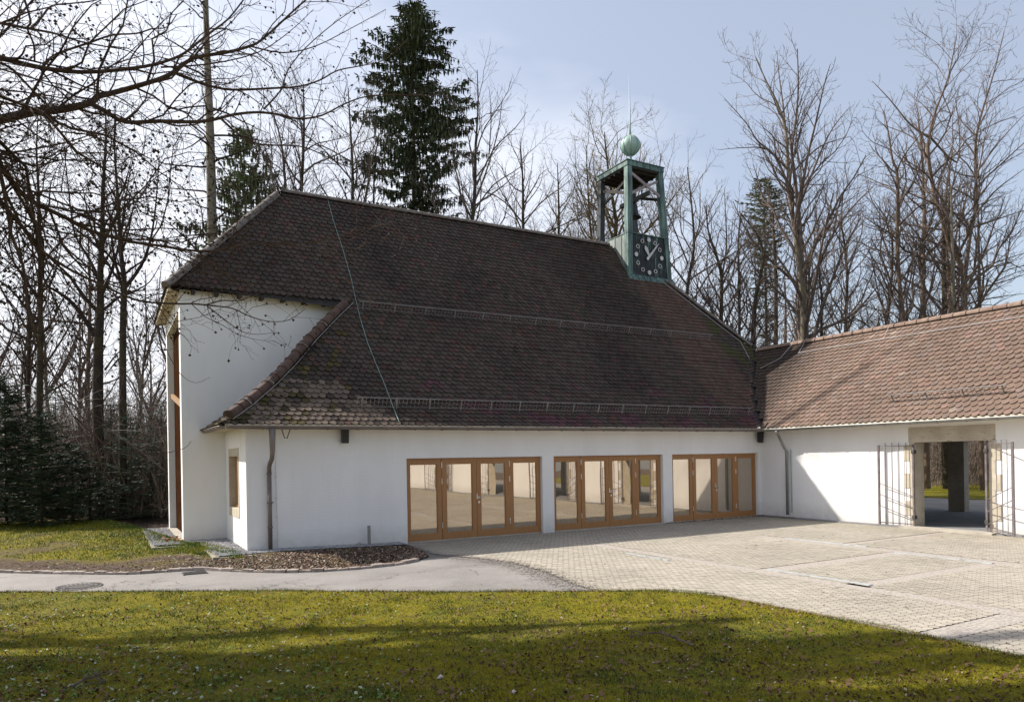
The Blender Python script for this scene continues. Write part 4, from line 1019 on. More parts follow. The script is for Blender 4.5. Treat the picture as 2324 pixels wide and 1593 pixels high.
# ------------------------------------------------------------------ trees
exec_trees = True
class TreeB:
    """collects branch segments; thick ones as rings, thin ones as three-sided slivers"""
    def __init__(s, seed, tropism=.08, wob=.16, ang=(28, 55), minr=.006, dens=1.0, lens=(.58, .6, .6, .5), sp=(.46, .30, .22, .16), maxl=3, curl=0.0, kr=.016):
        s.kr = kr
        s.r = random.Random(seed); s.trunk = MB(); s.crown = MB(); s.tips = []; s.tr = tropism; s.wob = wob; s.ang = ang; s.minr = minr; s.dens = dens; s.lens = lens; s.sp = sp; s.maxl = maxl; s.curl = curl
    def put(s, pts, rs, mb):
        if rs[0] > .035: mb.tube(pts, rs, 8 if rs[0] > .1 else 6, False)
        else: mb.tube(pts, rs, 3, False)
    def sprout(s, pts, rs, lvl, k0=.2, lenf=1.0):
        if lvl > s.maxl: return
        r = s.r; L = sum((b - a).length for a, b in zip(pts, pts[1:])); sp = s.sp[min(lvl - 1, len(s.sp) - 1)] / s.dens
        n = max(1, int(L * (1 - k0) / sp)); n = min(n, 60); az = r.uniform(0, 6.28)
        cum = [0]
        for a, b in zip(pts, pts[1:]): cum.append(cum[-1] + (b - a).length)
        for i in range(n):
            t = k0 + (1 - k0) * (i + r.random()) / n; q = t * L; j = 0
            while j < len(pts) - 2 and cum[j + 1] < q: j += 1
            f = (q - cum[j]) / max(1e-6, cum[j + 1] - cum[j]); p = pts[j].lerp(pts[j + 1], f); rr = rs[j] + (rs[j + 1] - rs[j]) * f
            d = (pts[j + 1] - pts[j]).normalized(); az += 2.4 + r.uniform(-.5, .5); o = d.orthogonal().normalized(); o = Matrix.Rotation(az, 3, d) @ o
            a = radians(r.uniform(*s.ang)); nd = (d * cos(a) + o * sin(a)).normalized()
            ln = lenf * s.lens[min(lvl - 1, len(s.lens) - 1)] * L * (1.08 - .75 * t) * r.uniform(.55, 1.15)
            if lvl > 1: ln = min(ln, [9, 3.6, 2.0, 1.1, .5][min(lvl, 4)])
            if ln < .12: continue
            s.grow(p, nd, ln, max(s.minr, min(rr * .62, ln * s.kr + .003)), lvl)
    def grow(s, p, d, ln, r0, lvl):
        r = s.r; n = (2 if lvl > 3 else 3) if lvl >= 3 else (4 if lvl == 2 else 6); pts = [p]; rs = [r0]; w = s.wob
        for i in range(n):
            d = (d + V((r.gauss(0, w), r.gauss(0, w), r.gauss(0, w) + s.tr + s.curl * i))).normalized(); pts.append(pts[-1] + d * (ln / n)); rs.append(max(s.minr * .6, r0 * (1 - .8 * (i + 1) / n)))
        s.put(pts, rs, s.crown); s.tips.append((pts[-1], lvl, d))
        s.sprout(pts, rs, lvl + 1)
    def limb(s, pts, rs, sprout=True, k0=.15, trunk=False, lenf=1.0, lvl=1):
        pts = [V(p) for p in pts]
        # resample smooth
        P = []; Q = []
        for i in range(len(pts) - 1):
            a = pts[max(i - 1, 0)]; b = pts[i]; c = pts[i + 1]; d = pts[min(i + 2, len(pts) - 1)]
            for k in range(3):
                t = k / 3; P.append(.5 * ((2 * b) + (c - a) * t + (2 * a - 5 * b + 4 * c - d) * t * t + (3 * b - a - 3 * c + d) * t ** 3)); Q.append(rs[i] + (rs[i + 1] - rs[i]) * t)
        P.append(pts[-1]); Q.append(rs[-1]); (s.trunk if trunk else s.crown).tube(P, Q, 10 if trunk else 7, False)
        if sprout: s.sprout(P, Q, lvl, k0, lenf)
    def done(s, name, label, cat, tm='bark_grey', cm='twig_grey', group=None, parent_loc=None):
        o = empty(name, label, cat, group, parent_loc or (0, 0, 0)); inv = V(parent_loc) if parent_loc else None
        if inv: 
            for mb in (s.trunk, s.crown): mb.v = [(x - inv.x, y - inv.y, z - inv.z) for x, y, z in mb.v]
        if s.trunk.v: s.trunk.build('trunk', tm, o, True)
        if s.crown.v: s.crown.build('crown', cm, o, False)
        return o

def trace(pl, u0, v0, sx, sy, dist, dz=None):
    """2-D polyline (u,v offsets scaled) -> points at real distance, wandering in depth"""
    return [at(u0 + x * sx, v0 + y * sy, dist + (dz[i] if dz else 0)) for i, (x, y) in enumerate(pl)]
PX = lambda r, dist: r * dist / F    # a half-width in picture units at a distance -> metres

WOODGRP = 'bare trees of the wood around the chapel'
def traced_tree(seed, dist, trunk, tr, limbs, label, name='bare_tree', cat='tree', tm='bark_grey', cm='twig_grey', fmt='z4', dens=1.0, base=None, lenf=0.72, spread=2.0, top_k0=.25, **kw):
    S = {'z4': (1597.8, 48.4, .4864, .4864), 'z3': (0, 532.6, .4255, .4255), 'z1': (0, 0, .3648, .3648), 'z2': (581, 0, .3647, .3647), 'd': (0, 0, 1, 1)}[fmt]
    t = TreeB(seed, dens=dens, **kw); r = t.r
    P = trace(trunk, *S, dist); g0 = P[0].copy(); g0.z = .1 if base is None else base
    P = [g0] + P if P[0].z > .6 else P
    if P[0].z > .4: P[0].z = .1
    n = len(P); rad = [PX(a, dist) for a in tr]; rad = [rad[0] * 1.25] * (n - len(rad)) + rad
    t.limb(P, rad, True, top_k0, True, lenf)
    for L in limbs:
        pl, r0 = L[0], L[1]; dep = r.uniform(-spread, spread); m_ = len(pl)
        pts = [at(S[0] + x * S[2], S[1] + y * S[3], dist + dep * (i / (m_ - 1)) ** 1.0) for i, (x, y) in enumerate(pl)]
        rr0 = PX(r0, dist); rs = [rr0 * (1 - .82 * i / (m_ - 1)) for i in range(m_)]
        t.limb(pts, rs, True, .12, False, lenf)
    return t.done(name, label, cat, tm, cm, None, (P[0].x, P[0].y, 0))

# right-hand group behind the wing
traced_tree(101, 36, [(470, 1700), (470, 1480), (460, 1250), (440, 1080), (415, 920), (400, 800), (390, 650), (380, 500), (340, 380), (290, 280), (240, 170)], [9, 9, 8, 7, 5, 4.5, 4, 3, 2.3, 1.5, .8], [
    ([(462, 1250), (450, 1000), (440, 880), (420, 700), (410, 600), (430, 450), (440, 300), (435, 130)], 5.5), ([(400, 780), (330, 630), (250, 560), (200, 480), (95, 360)], 3),
    ([(395, 700), (300, 600), (200, 590), (70, 600)], 2.2), ([(440, 900), (480, 650), (520, 480), (560, 300), (590, 200)], 3.5), ([(470, 1420), (540, 1130), (610, 980), (700, 860), (790, 770)], 4.5),
    ([(605, 985), (640, 820), (720, 700)], 2.2), ([(385, 560), (370, 400), (350, 250), (340, 140)], 2.5), ([(450, 850), (540, 620), (600, 500), (680, 400)], 3), ([(420, 700), (520, 600), (600, 560), (680, 540)], 2.2)],
    'tall pale-barked tree with several upright stems behind the left end of the wing ridge', tm='bark_light', tropism=.12, sp=(0.41, .30, .21), minr=.009, lenf=0.61)
traced_tree(102, 37, [(1205, 1560), (1210, 1360), (1212, 1200), (1190, 1120), (1150, 1050), (1120, 950), (1070, 780), (1045, 620), (1050, 540), (1080, 420), (1140, 260), (1180, 60)], [7, 6.5, 6, 5.5, 5, 4.6, 4.2, 3.8, 3, 2.4, 1.6, .8], [
    ([(1045, 540), (960, 480), (870, 370), (785, 280)], 2.8), ([(1215, 1200), (1240, 1000), (1270, 850), (1265, 600), (1290, 450), (1350, 250), (1400, 50)], 5), ([(1055, 540), (1180, 660), (1190, 500), (1170, 350)], 2.6),
    ([(1200, 1100), (1140, 960), (1150, 830), (1180, 660)], 4), ([(1250, 930), (1350, 800), (1493, 690)], 3), ([(1260, 960), (1380, 920), (1500, 880)], 2.6), ([(1215, 1200), (1350, 1130), (1500, 1080)], 3), ([(1210, 1260), (1380, 1220), (1500, 1180)], 2.5),
    ([(1205, 1190), (1120, 1130), (1020, 1110), (960, 1050), (910, 990)], 2.8), ([(1220, 1320), (1350, 1290), (1500, 1270)], 2.2), ([(1100, 880), (1200, 780), (1330, 700), (1440, 600)], 2.4), ([(1275, 700), (1380, 560), (1500, 430)], 2.3)],
    'spreading oak-like bare tree, tallest at the right edge of the picture', tm='bark_red', tropism=.07, sp=(0.41, .30, .21), minr=.009, lenf=0.61, wob=.2)
traced_tree(103, 36, [(935, 1560), (930, 1400), (910, 1200), (900, 1000), (905, 850), (900, 700), (880, 650), (860, 520), (840, 420)], [5.5, 5, 4.2, 4, 3.6, 3, 2.4, 1.6, .8], [
    ([(905, 850), (980, 750), (1020, 600), (1000, 480)], 2.2), ([(900, 1000), (820, 900), (770, 800), (740, 640)], 2), ([(930, 1280), (960, 1150), (1000, 1050), (990, 900)], 2.3), ([(900, 980), (830, 1020), (780, 1080), (650, 1110)], 1.8), ([(900, 700), (860, 600), (800, 540)], 1.6)],
    'medium bare tree just left of the tallest right-hand tree, with crooked twigs', tm='bark_red', sp=(0.39, .30, .21), minr=.009, lenf=0.61, wob=.22)
traced_tree(104, 39, [(1028, 1500), (1025, 1380), (1020, 1150), (1028, 900), (1018, 650), (1000, 450)], [6, 5.5, 4.8, 4, 2.5, 1], [
    ([(1025, 1180), (960, 1080), (900, 900)], 2), ([(1022, 800), (950, 650), (900, 540)], 1.8), ([(1025, 1000), (1090, 850), (1110, 700)], 2)], 'straight reddish trunk between the two crooked trees at right', tm='bark_red', sp=(0.39, .30, .21), minr=.009, lenf=0.52)
traced_tree(105, 41, [(1155, 1500), (1150, 1330), (1138, 1150), (1125, 1000), (1130, 800), (1160, 600)], [5.5, 5, 4.5, 4, 3, 1.2], [([(1185, 1380), (1190, 1100), (1195, 900), (1220, 750)], 3)], 'thin dark double stem close beside the right-hand oak-like tree', tm='bark_red', sp=(.8, .4, .25, .2), lenf=0.46)
traced_tree(106, 38, [(655, 1560), (660, 1440), (668, 1200), (655, 1040), (640, 930), (650, 800)], [3.6, 3.4, 3, 2.4, 1.6, .8], [([(665, 1200), (700, 1080), (760, 1000)], 1.4), ([(662, 1300), (740, 1200), (790, 1120)], 1.3), ([(640, 1440), (640, 1200), (620, 1050)], 1.6)], 'slim upright tree standing free in the gap against the cloud', tm='bark_dark', sp=(0.28, .30, .21), minr=.009, lenf=0.72)
traced_tree(107, 38, [(845, 1560), (850, 1410), (870, 1250), (880, 1100), (870, 950)], [4, 3.6, 3.2, 2.4, 1.2], [([(865, 1280), (800, 1180), (780, 1080)], 1.5), ([(875, 1200), (930, 1080), (950, 980)], 1.4)], 'small leaning tree behind the wing ridge, left of the medium bare tree', tm='bark_red', sp=(0.28, .30, .21), minr=.009, lenf=0.72)
traced_tree(108, 34, [(82, 1500), (80, 1380), (82, 1200), (60, 1100), (20, 980), (10, 860)], [4.6, 4.4, 3.8, 3, 2, 1], [([(82, 1200), (105, 1050), (100, 900), (95, 780)], 2.6), ([(80, 1250), (130, 1130), (200, 1050), (250, 1000)], 2.2), ([(70, 1120), (0, 1000), (-40, 880)], 1.8), ([(80, 1360), (0, 1250), (-60, 1120)], 2.2)], 'forked bare tree right above the hip slope, between tower and pine', tm='bark_dark', sp=(0.28, .30, .21), minr=.009, lenf=0.65)
traced_tree(109, 36, [(166, 1560), (165, 1450), (165, 1250), (160, 1050), (170, 900)], [3.4, 3.2, 3, 2.2, 1], [([(165, 1300), (120, 1180), (100, 1080)], 1.3), ([(163, 1150), (210, 1040), (240, 960)], 1.3)], 'thin straight dark stem just right of the forked tree', tm='bark_dark', sp=(0.28, .30, .21), minr=.009, lenf=0.65)
traced_tree(110, 35, [(232, 1600), (230, 1500), (240, 1300), (265, 1180), (275, 1080), (240, 980), (170, 900)], [5, 4.8, 4.2, 3.8, 3, 2, 1], [([(250, 1230), (300, 1190), (370, 1270), (420, 1400), (460, 1480)], 2.6), ([(235, 1400), (200, 1250), (150, 1130)], 2)], 'crooked dark tree whose arching bough drops back over the wing ridge', tm='bark_dark', sp=(0.33, .30, .21), minr=.009, lenf=0.51)
traced_tree(111, 39, [(336, 1600), (335, 1500), (335, 1200), (325, 1000), (320, 850)], [5, 4.8, 4.2, 3, 1.5], [([(335, 1350), (370, 1200), (400, 1100)], 1.5)], 'straight dark trunk standing beside the pine', tm='bark_dark', sp=(0.33, .30, .21), minr=.009, lenf=0.43)
traced_tree(112, 41, [(440, 1600), (440, 1480), (440, 1200), (450, 1000), (440, 850)], [5.2, 5, 4.4, 3, 1.5], [([(380, 1500), (380, 1300), (375, 1150)], 3.5)], 'dark trunk directly behind the pale several-stemmed tree', tm='bark_dark', sp=(0.33, .30, .21), minr=.009, lenf=0.43)
traced_tree(113, 36, [(555, 1560), (548, 1440), (550, 1300), (540, 1150), (590, 1000)], [3, 2.8, 2.4, 1.6, .8], [([(550, 1330), (600, 1200), (630, 1100)], 1.3), ([(548, 1400), (500, 1300), (490, 1200)], 1.2)], 'slight young tree right of the pale several-stemmed tree', tm='bark_dark', sp=(.45, .3, .22, .2), lenf=0.72)
# behind the tower and the ridge (picture units)
traced_tree(120, 34, [(1405, 620), (1397, 540), (1398, 500), (1385, 420), (1375, 340), (1372, 300)], [5, 4.5, 4.2, 3, 1.8, 1], [([(1397, 520), (1370, 460), (1350, 400), (1345, 340)], 2.6), ([(1400, 500), (1430, 440), (1450, 380), (1455, 320)], 2.6), ([(1400, 480), (1440, 450), (1490, 430)], 1.8), ([(1390, 500), (1350, 470), (1320, 440), (1300, 400)], 2), ([(1395, 430), (1410, 360), (1425, 290)], 1.8), ([(1388, 430), (1400, 350), (1400, 285)], 1.6)],
    'bushy tree with golden buds directly behind the bell tower', fmt='d', tm='bark_dark', cm='twig_gold', sp=(.34, .22, .16, .14), minr=.008, lenf=0.72, maxl=4, tropism=.05)
traced_tree(121, 33, [(1072, 560), (1075, 480), (1078, 420), (1080, 330), (1085, 240), (1083, 160)], [4.6, 4.4, 3.6, 2.6, 1.6, .8], [([(1078, 455), (1100, 400), (1130, 300), (1140, 220)], 2.6), ([(1082, 420), (1120, 340), (1170, 290), (1195, 255)], 2.2), ([(1076, 480), (1120, 420), (1180, 380), (1200, 340)], 2), ([(1078, 380), (1060, 300), (1050, 240)], 1.6), ([(1110, 350), (1115, 260), (1110, 200)], 1.6), ([(1074, 500), (1050, 460), (1040, 420)], 1.6)],
    'slender spreading bare tree just right of the big spruce', fmt='d', tm='bark_dark', sp=(.5, .3, .2, .16), lenf=0.61)
traced_tree(122, 36, [(1190, 590), (1187, 510), (1187, 440), (1185, 380), (1180, 320)], [3.6, 3.4, 2.8, 1.8, .8], [([(1187, 480), (1160, 430), (1145, 380)], 1.4), ([(1188, 470), (1225, 420), (1235, 370)], 1.4), ([(1187, 500), (1220, 470), (1250, 420)], 1.3), ([(1187, 440), (1205, 390), (1210, 340)], 1.2)], 'small symmetrical bare tree above the middle of the chapel ridge', fmt='d', tm='bark_dark', sp=(.42, .28, .2, .16), lenf=0.72)
traced_tree(123, 37, [(1268, 600), (1268, 530), (1268, 460), (1265, 370)], [3.2, 3, 2.2, .8], [([(1268, 500), (1240, 450), (1235, 400)], 1.3), ([(1268, 490), (1300, 440), (1305, 390)], 1.3), ([(1262, 520), (1210, 560), (1180, 600)], 1.6)], 'small round-headed bare tree left of the bell tower', fmt='d', tm='bark_dark', sp=(.38, .26, .2, .16), lenf=0.55)
traced_tree(124, 38, [(1345, 600), (1340, 520), (1335, 440), (1330, 330)], [3, 2.8, 2, .8], [([(1340, 500), (1310, 440), (1290, 380)], 1.5), ([(1338, 470), (1360, 400), (1365, 340)], 1.3)], 'thin bare tree close to the left post of the tower', fmt='d', tm='bark_dark', sp=(.4, .26, .2, .16), lenf=0.72)
traced_tree(125, 35, [(1560, 720), (1562, 640), (1575, 560), (1570, 470), (1560, 380)], [3.8, 3.6, 3, 2, 1], [([(1562, 600), (1530, 520), (1500, 440), (1490, 370)], 2), ([(1570, 560), (1610, 480), (1640, 420)], 1.8), ([(1565, 620), (1600, 560), (1640, 520)], 1.6)], 'bare tree rising from behind the tower foot on its right', fmt='d', tm='bark_dark', sp=(.45, .3, .2, .16), lenf=0.72)
traced_tree(126, 37, [(1500, 700), (1505, 600), (1500, 500), (1495, 420), (1500, 350)], [3, 2.8, 2.2, 1.5, .8], [([(1503, 560), (1530, 480), (1545, 400)], 1.5)], 'thin tree seen through the right side of the tower', fmt='d', tm='bark_dark', sp=(.42, .28, .2, .16), lenf=0.72)
traced_tree(127, 33, [(684, 520), (684, 430), (688, 350), (690, 270), (688, 190)], [4.2, 4, 3.2, 2.2, 1], [([(684, 400), (665, 330), (655, 270)], 1.6), ([(688, 350), (715, 290), (730, 230)], 1.6)], 'dark bare tree behind the left end of the ridge', fmt='d', tm='bark_dark', sp=(.45, .3, .2, .16), lenf=0.72)
traced_tree(128, 34, [(650, 520), (648, 430), (642, 350), (630, 290), (610, 230)], [3, 2.8, 2.2, 1.5, .8], [([(645, 380), (655, 310), (650, 240)], 1.3), ([(640, 420), (605, 350), (590, 290)], 1.4), ([(665, 430), (672, 370), (668, 300)], 1.6)], 'cluster of thin stems at the very left end of the ridge', fmt='d', tm='bark_dark', sp=(.45, .3, .2, .16), lenf=0.72)
traced_tree(129, 34, [(800, 560), (800, 460), (800, 380), (795, 290), (790, 200)], [4, 3.8, 3, 2, 1], [([(800, 420), (770, 350), (750, 290)], 1.5), ([(800, 380), (830, 320), (845, 260)], 1.5)], 'upright bare tree midway between ridge end and big spruce', fmt='d', tm='bark_dark', sp=(.42, .28, .2, .16), lenf=0.72)
traced_tree(130, 36, [(846, 560), (848, 470), (850, 380), (860, 300)], [2.6, 2.4, 1.8, .8], [([(830, 470), (815, 400), (800, 330)], 1.3)], 'thin pole-like tree just left of the big spruce', fmt='d', tm='bark_dark', sp=(.5, .3, .22, .16), lenf=0.58)
# tall larch with one straight grey trunk
t = TreeB(140, tropism=-.02, wob=.12, ang=(60, 100), sp=(.30, .28, .2), lens=(.16, .45, .5), maxl=3, minr=.005)
P = [at(u, v, 31) for u, v in ((485, 640), (481, 500), (478, 350), (475, 250), (470, 120), (467, 0), (466, -160), (465, -420))]; P[0].z = .1
t.limb(P, [PX(a, 31) for a in (11, 10.5, 9.5, 8.5, 7, 5.6, 4, 1.2)], True, .28, True, .85)
t.done('larch', 'tall straight grey larch trunk with thin level branches left of the ridge', 'tree', 'bark_light', 'twig_dark', None, (P[0].x, P[0].y, 0))
# left group, in front of the thicket
traced_tree(150, 29, [(545, 1500), (535, 1300), (528, 1100), (522, 900), (525, 600), (535, 400), (535, 200), (545, 0), (550, -260), (565, -500), (560, -720)], [14, 12.5, 12, 12, 10.5, 8.5, 7, 5.5, 4, 2.4, 1], [
    ([(510, 540), (430, 420), (370, 350), (280, 290), (190, 270), (60, 290)], 6), ([(530, 420), (440, 320), (370, 220), (270, 130), (180, 40)], 5), ([(555, 400), (640, 330), (720, 300), (800, 250), (860, 150)], 3.5), ([(540, 330), (600, 180), (640, 20), (670, -200), (720, -460)], 4),
    ([(535, 250), (470, 120), (400, 0), (370, -200), (340, -480)], 4), ([(560, 720), (620, 640), (700, 560)], 2.5), ([(500, 480), (300, 460), (100, 450), (0, 470)], 2.6), ([(540, 100), (480, -60), (440, -260)], 3.5), ([(540, 60), (620, -100), (680, -300)], 3.5)],
    'massive dark oak with heavy crooked limbs left of the chapel', name='oak', fmt='z3', tm='bark_dark', cm='twig_dark', sp=(0.28, .30, .21), minr=.009, lenf=0.49, wob=.22, top_k0=.5)
traced_tree(151, 28, [(660, 1500), (655, 1200), (655, 900), (655, 600), (658, 400), (662, 250), (645, 100), (640, 0), (625, -240), (610, -480), (615, -700)], [9.5, 8.5, 8, 7.5, 7, 6, 5, 4.5, 3.2, 2, .8], [
    ([(662, 290), (750, 170), (800, 40), (830, -150), (850, -420)], 4.5), ([(645, 260), (605, 100), (590, -60), (560, -260)], 3.5), ([(655, 640), (600, 700), (560, 760)], 2.5), ([(650, 380), (600, 300), (570, 230)], 2), ([(648, 100), (690, -40), (720, -220)], 3)],
    'dark forked beech trunk nearest the chapel corner', fmt='z3', tm='bark_dark', cm='twig_dark', sp=(0.28, .30, .21), minr=.009, lenf=0.49, top_k0=.5)
traced_tree(152, 27.5, [(215, 1480), (212, 1190), (210, 900), (215, 600), (215, 400), (215, 100), (212, 0), (205, -240), (195, -460), (205, -680)], [8, 7, 6.8, 6.5, 5.5, 4.6, 4.2, 3, 1.8, .8], [
    ([(222, 720), (330, 560), (410, 400), (440, 240)], 2.8), ([(212, 560), (160, 400), (130, 200), (70, 0)], 3.2), ([(215, 300), (280, 180), (320, 20)], 2.5), ([(215, 150), (120, 20), (60, -130)], 2.5), ([(205, 920), (185, 890), (180, 880)], 2.5)],
    'dark upright trunk farthest left, rising out of the young firs', fmt='z3', tm='bark_dark', cm='twig_dark', sp=(0.28, .30, .21), minr=.009, lenf=0.49, top_k0=.4)
traced_tree(153, 32, [(155, 1480), (155, 1100), (150, 800), (155, 500), (140, 300), (110, 100), (80, -80)], [4.5, 4.2, 4, 3.4, 2.8, 2, 1], [([(150, 750), (110, 560), (90, 400)], 1.8)], 'thin dark stem behind the leftmost trunk', fmt='z3', tm='bark_dark', cm='twig_dark', sp=(0.28, .30, .21), minr=.009, lenf=0.58)
traced_tree(154, 34, [(470, 1480), (470, 1100), (468, 800), (475, 560), (480, 300), (470, 0)], [5.5, 5, 4.6, 4, 3, 1.4], [([(470, 700), (420, 560), (390, 430)], 1.8)], 'grey-brown stem half hidden just left of the massive oak', fmt='z3', tm='bark_red', cm='twig_grey', sp=(0.28, .30, .21), minr=.009, lenf=0.51)
# beyond the gate passage
for (u, r_, dist, mat, lab, se) in ((2170 - 22, 9.5, 40, 'bark_dark', 'thick dark trunk seen through the gate passage, left of the pillar', 160), (2168, 7.5, 34, 'bark_light', 'pale mossy-footed trunk just left of the passage pillar', 161), (2228, 6, 38, 'bark_red', 'reddish trunk right of the passage pillar', 162)):
    traced_tree(se, dist, [(u + 4, 1120), (u, 1040), (u - 2, 980), (u - 3, 800), (u - 6, 600), (u - 10, 420)], [r_ * 1.1, r_, r_ * .95, r_ * .7, r_ * .5, 1], [], lab, fmt='d', tm=mat, sp=(.8, .5, .4), lenf=0.43, top_k0=.5, maxl=3)

# young conifers and the spruce
def conifer(name, label, cat, base, h, rad, seed, mat, prof=lambda t: (1 - t) ** .8, nb=7, step=.28, droop=.25, spray=.16, start=.04, dens=1.0, tr=.09, gap=0, hang=.0, group=None, irr=0):
    r = random.Random(seed); T = MB(); C = MB(); b = V(base)
    T.tube([b, b + V((0, 0, h * .5)), b + V((0, 0, h))], [tr, tr * .6, .01], 8); z = h * start
    while z < h * .99:
        t = z / h; L0 = rad * prof(t)
        for k in range(nb):
            if r.random() < gap: continue
            a = r.uniform(0, 2 * pi); L = L0 * r.uniform(.6, 1.15) * (1 + irr * (mnoise.noise(V((cos(a) * 1.3, sin(a) * 1.3, z * .55 + seed))) * 1.2 - .05)) + .1; d = V((cos(a), sin(a), r.uniform(.0, .25) - droop * (1 - t))); n = max(3, int(L / (spray * .55))); p = b + V((0, 0, z + r.uniform(-.1, .1))); pts = [p]
            for i in range(4): q = pts[-1] + d.normalized() * L / 4; pts.append(q); d = d + V((0, 0, .05))
            C.tube(pts, [.02, .015, .01, .006, .003], 3, False)
            for i in range(int(n * dens) + 1):
                f = r.uniform(.12, 1) ** .8 * 3.999; j = int(f); q = pts[j].lerp(pts[j + 1], f - j); dd = (pts[j + 1] - pts[j]).normalized()
                for sg in (-1, 1):
                    sd = V((-dd.y, dd.x, 0)).normalized() * sg; e = (dd * r.uniform(.3, 1) + sd * r.uniform(.5, 1) + V((0, 0, r.uniform(-.25, .15) - hang))).normalized() * spray * r.uniform(.6, 1.4); wv = V((-e.y, e.x, r.uniform(-.4, .4) * e.length)).normalized() * spray * .16
                    C.add([q, q + e * .35 + wv, q + e, q + e * .55 - wv], [(0, 1, 2, 3)])
                    if hang and r.random() < .6: C.add([q, q + V((spray * .14, 0, -spray * .5)), q + V((0, 0, -spray * 1.3)), q + V((-spray * .14, .03, -spray * .5))], [(0, 1, 2, 3)])
        z += step * (1 - .3 * t)
    o = empty(name, label, cat, group, base); o_inv = b
    for mb_ in (T, C): mb_.v = [(x - b.x, y - b.y, z_ - b.z) for x, y, z_ in mb_.v]
    T.build('trunk', 'bark_dark', o, True); C.build('crown', mat, o); return o
bp = at(945, 700, 35); bp.z = 0.2
def sprof(t):
    return interp(t, [(0, .6), (.60, .74), (.65, .78), (.73, .76), (.82, .66), (.87, .74), (.93, .46), (.99, .12), (1, .04)])
conifer('spruce', 'big dark irregular spruce behind the chapel ridge', 'tree', bp, 24.4, 3.2, 200, 'needle_spruce', sprof, 11, .29, .30, .27, .50, 1.25, .28, .16, .3, irr=.95)
bp = at(1742, 900, 43); bp.z = .2
conifer('pine', 'slim green pine between the bare trees right of the tower', 'tree', bp, 18.6, 1.45, 201, 'needle_pine', lambda t: interp(t, [(0, .2), (.5, .35), (.62, .6), (.7, .4), (.76, .85), (.85, .95), (.93, .7), (1, .15)]), 9, .26, -.1, .30, .45, 1.7, .14, .25, irr=.6)
bp = at(560, 700, 34); bp.z = .2
conifer('spruce', 'loose green spruce crown showing just above the left roof hip', 'tree', bp, 18.2, 4.2, 202, 'needle_pine', lambda t: (1 - t) ** .6, 8, .32, .25, .30, .5, 1.2, .12, .2, .15, irr=.5)
FIR = [(15, 25, 5.2, 2.5, 'tall young fir filling the left edge of the picture'), (95, 24.5, 3.7, 2.1, 'dark broad young fir at the left forest edge'), (-50, 25.5, 6.2, 2.3, 'largest young fir, partly outside the left edge'), (165, 26.5, 2.9, 1.6, 'low dark fir right of the broad one'), (255, 30, 4.6, 2.2, 'pale green fir sapling behind the massive oak foot'),
       (300, 27.5, 4.0, 2.0, 'young fir in front of the forked beech trunk'), (345, 29, 3.6, 1.8, 'small fir close to the chapel gable'), (130, 30, 5.4, 1.9, 'blue-green fir standing behind the leftmost trunk'), (205, 27, 2.2, 1.1, 'smallest fir between oak and leftmost trunk'), (370, 31, 4.8, 2.0, 'fir half hidden behind the chapel gable wall')]
for i, (u, dist, h, rd, lab) in enumerate(FIR):
    b = at(u, 1170, dist); b.z = .12; dn = i in (0, 1, 2, 3); conifer('young_fir', lab, 'fir tree', b, h, rd, 300 + i, 'needle_dark' if i in (1, 3) else 'needle_fir', lambda t: (1 - t) ** .7, 9 if dn else 6, .20 if dn else .27, .05, .19, .02, 1.7 if dn else .85, .05, .05, 0, 'young firs at the forest edge', irr=.4)

# further trees of the wood: two generated kinds copied with different size and turn
def proto(seed, h, kind):
    t = TreeB(seed, tropism=.10, wob=.17, ang=(25, 55), sp=(0.31, .24, .17, .16), minr=.010, lens=(.42, .42, .45, .5), maxl=4); r = t.r
    P = [V((0, 0, 0))]; d = V((0, 0, 1)); rs = [.125]
    for i in range(7): d = (d + V((r.gauss(0, .05), r.gauss(0, .05), .1))).normalized(); P.append(P[-1] + d * h / 8); rs.append(.125 * (1 - (i + 1) / 8.5))
    t.limb(P, rs, True, .38, True, .8)
    for k in range(3):
        z0 = r.uniform(.35, .6); q = P[int(z0 * 8)]; a = r.uniform(0, 6.28); dd = V((cos(a) * .45, sin(a) * .45, .9)); pts = [q]
        for i in range(5): dd = (dd + V((r.gauss(0, .1), r.gauss(0, .1), .08))).normalized(); pts.append(pts[-1] + dd * h * .09)
        t.limb(pts, [.09, .07, .055, .04, .025, .01], True, .15, False, .7)
    return t.done('bare_tree', None, None, 'bark_grey' if kind == 0 else 'bark_red', 'twig_grey')
protos = [proto(401, 15, 0), proto(402, 14, 1), proto(403, 16, 0), proto(404, 13.5, 1)]
far = []
for u, dist, s in ((-40, 38, 1.0), (35, 44, 1.0), (120, 46, 1.05), (175, 39, .95), (310, 43, 1.0), (350, 48, 1.0), (405, 42, 1.0), (520, 42, 1.0), (600, 39, .9), (725, 42, .85), (870, 45, .75), (1010, 44, .75), (1130, 46, .66), (1228, 45, .62), (1310, 43, .66), (1450, 46, .66), (1525, 44, .7), (1610, 42, .7), (1700, 44, .68), (1870, 46, .58), (1960, 47, .6), (2060, 48, .66), (2120, 46, .7), (2190, 50, .7), (2330, 47, .72), (2140, 44, .4), (2215, 43, .42), (2250, 44, .5)):
    far.append((u, dist, s))
used = set()
for i, (u, dist, s) in enumerate(far):
    p = protos[i % 4]; b = at(u, 1100, dist); b.z = .1 if u > 600 else .1
    if i < 4: o = p
    else:
        o = p.copy(); COL.objects.link(o)
        for ch in p.children: c = ch.copy(); COL.objects.link(c); c.parent = o
    o.location = b; o.rotation_euler = (0, 0, i * 2.1); o.scale = (s, s, s * R.uniform(.95, 1.08))
    tag(o, 'leafless tree in the farther rows of the wood behind the chapel and wing', 'tree', 'farther leafless trees of the wood')
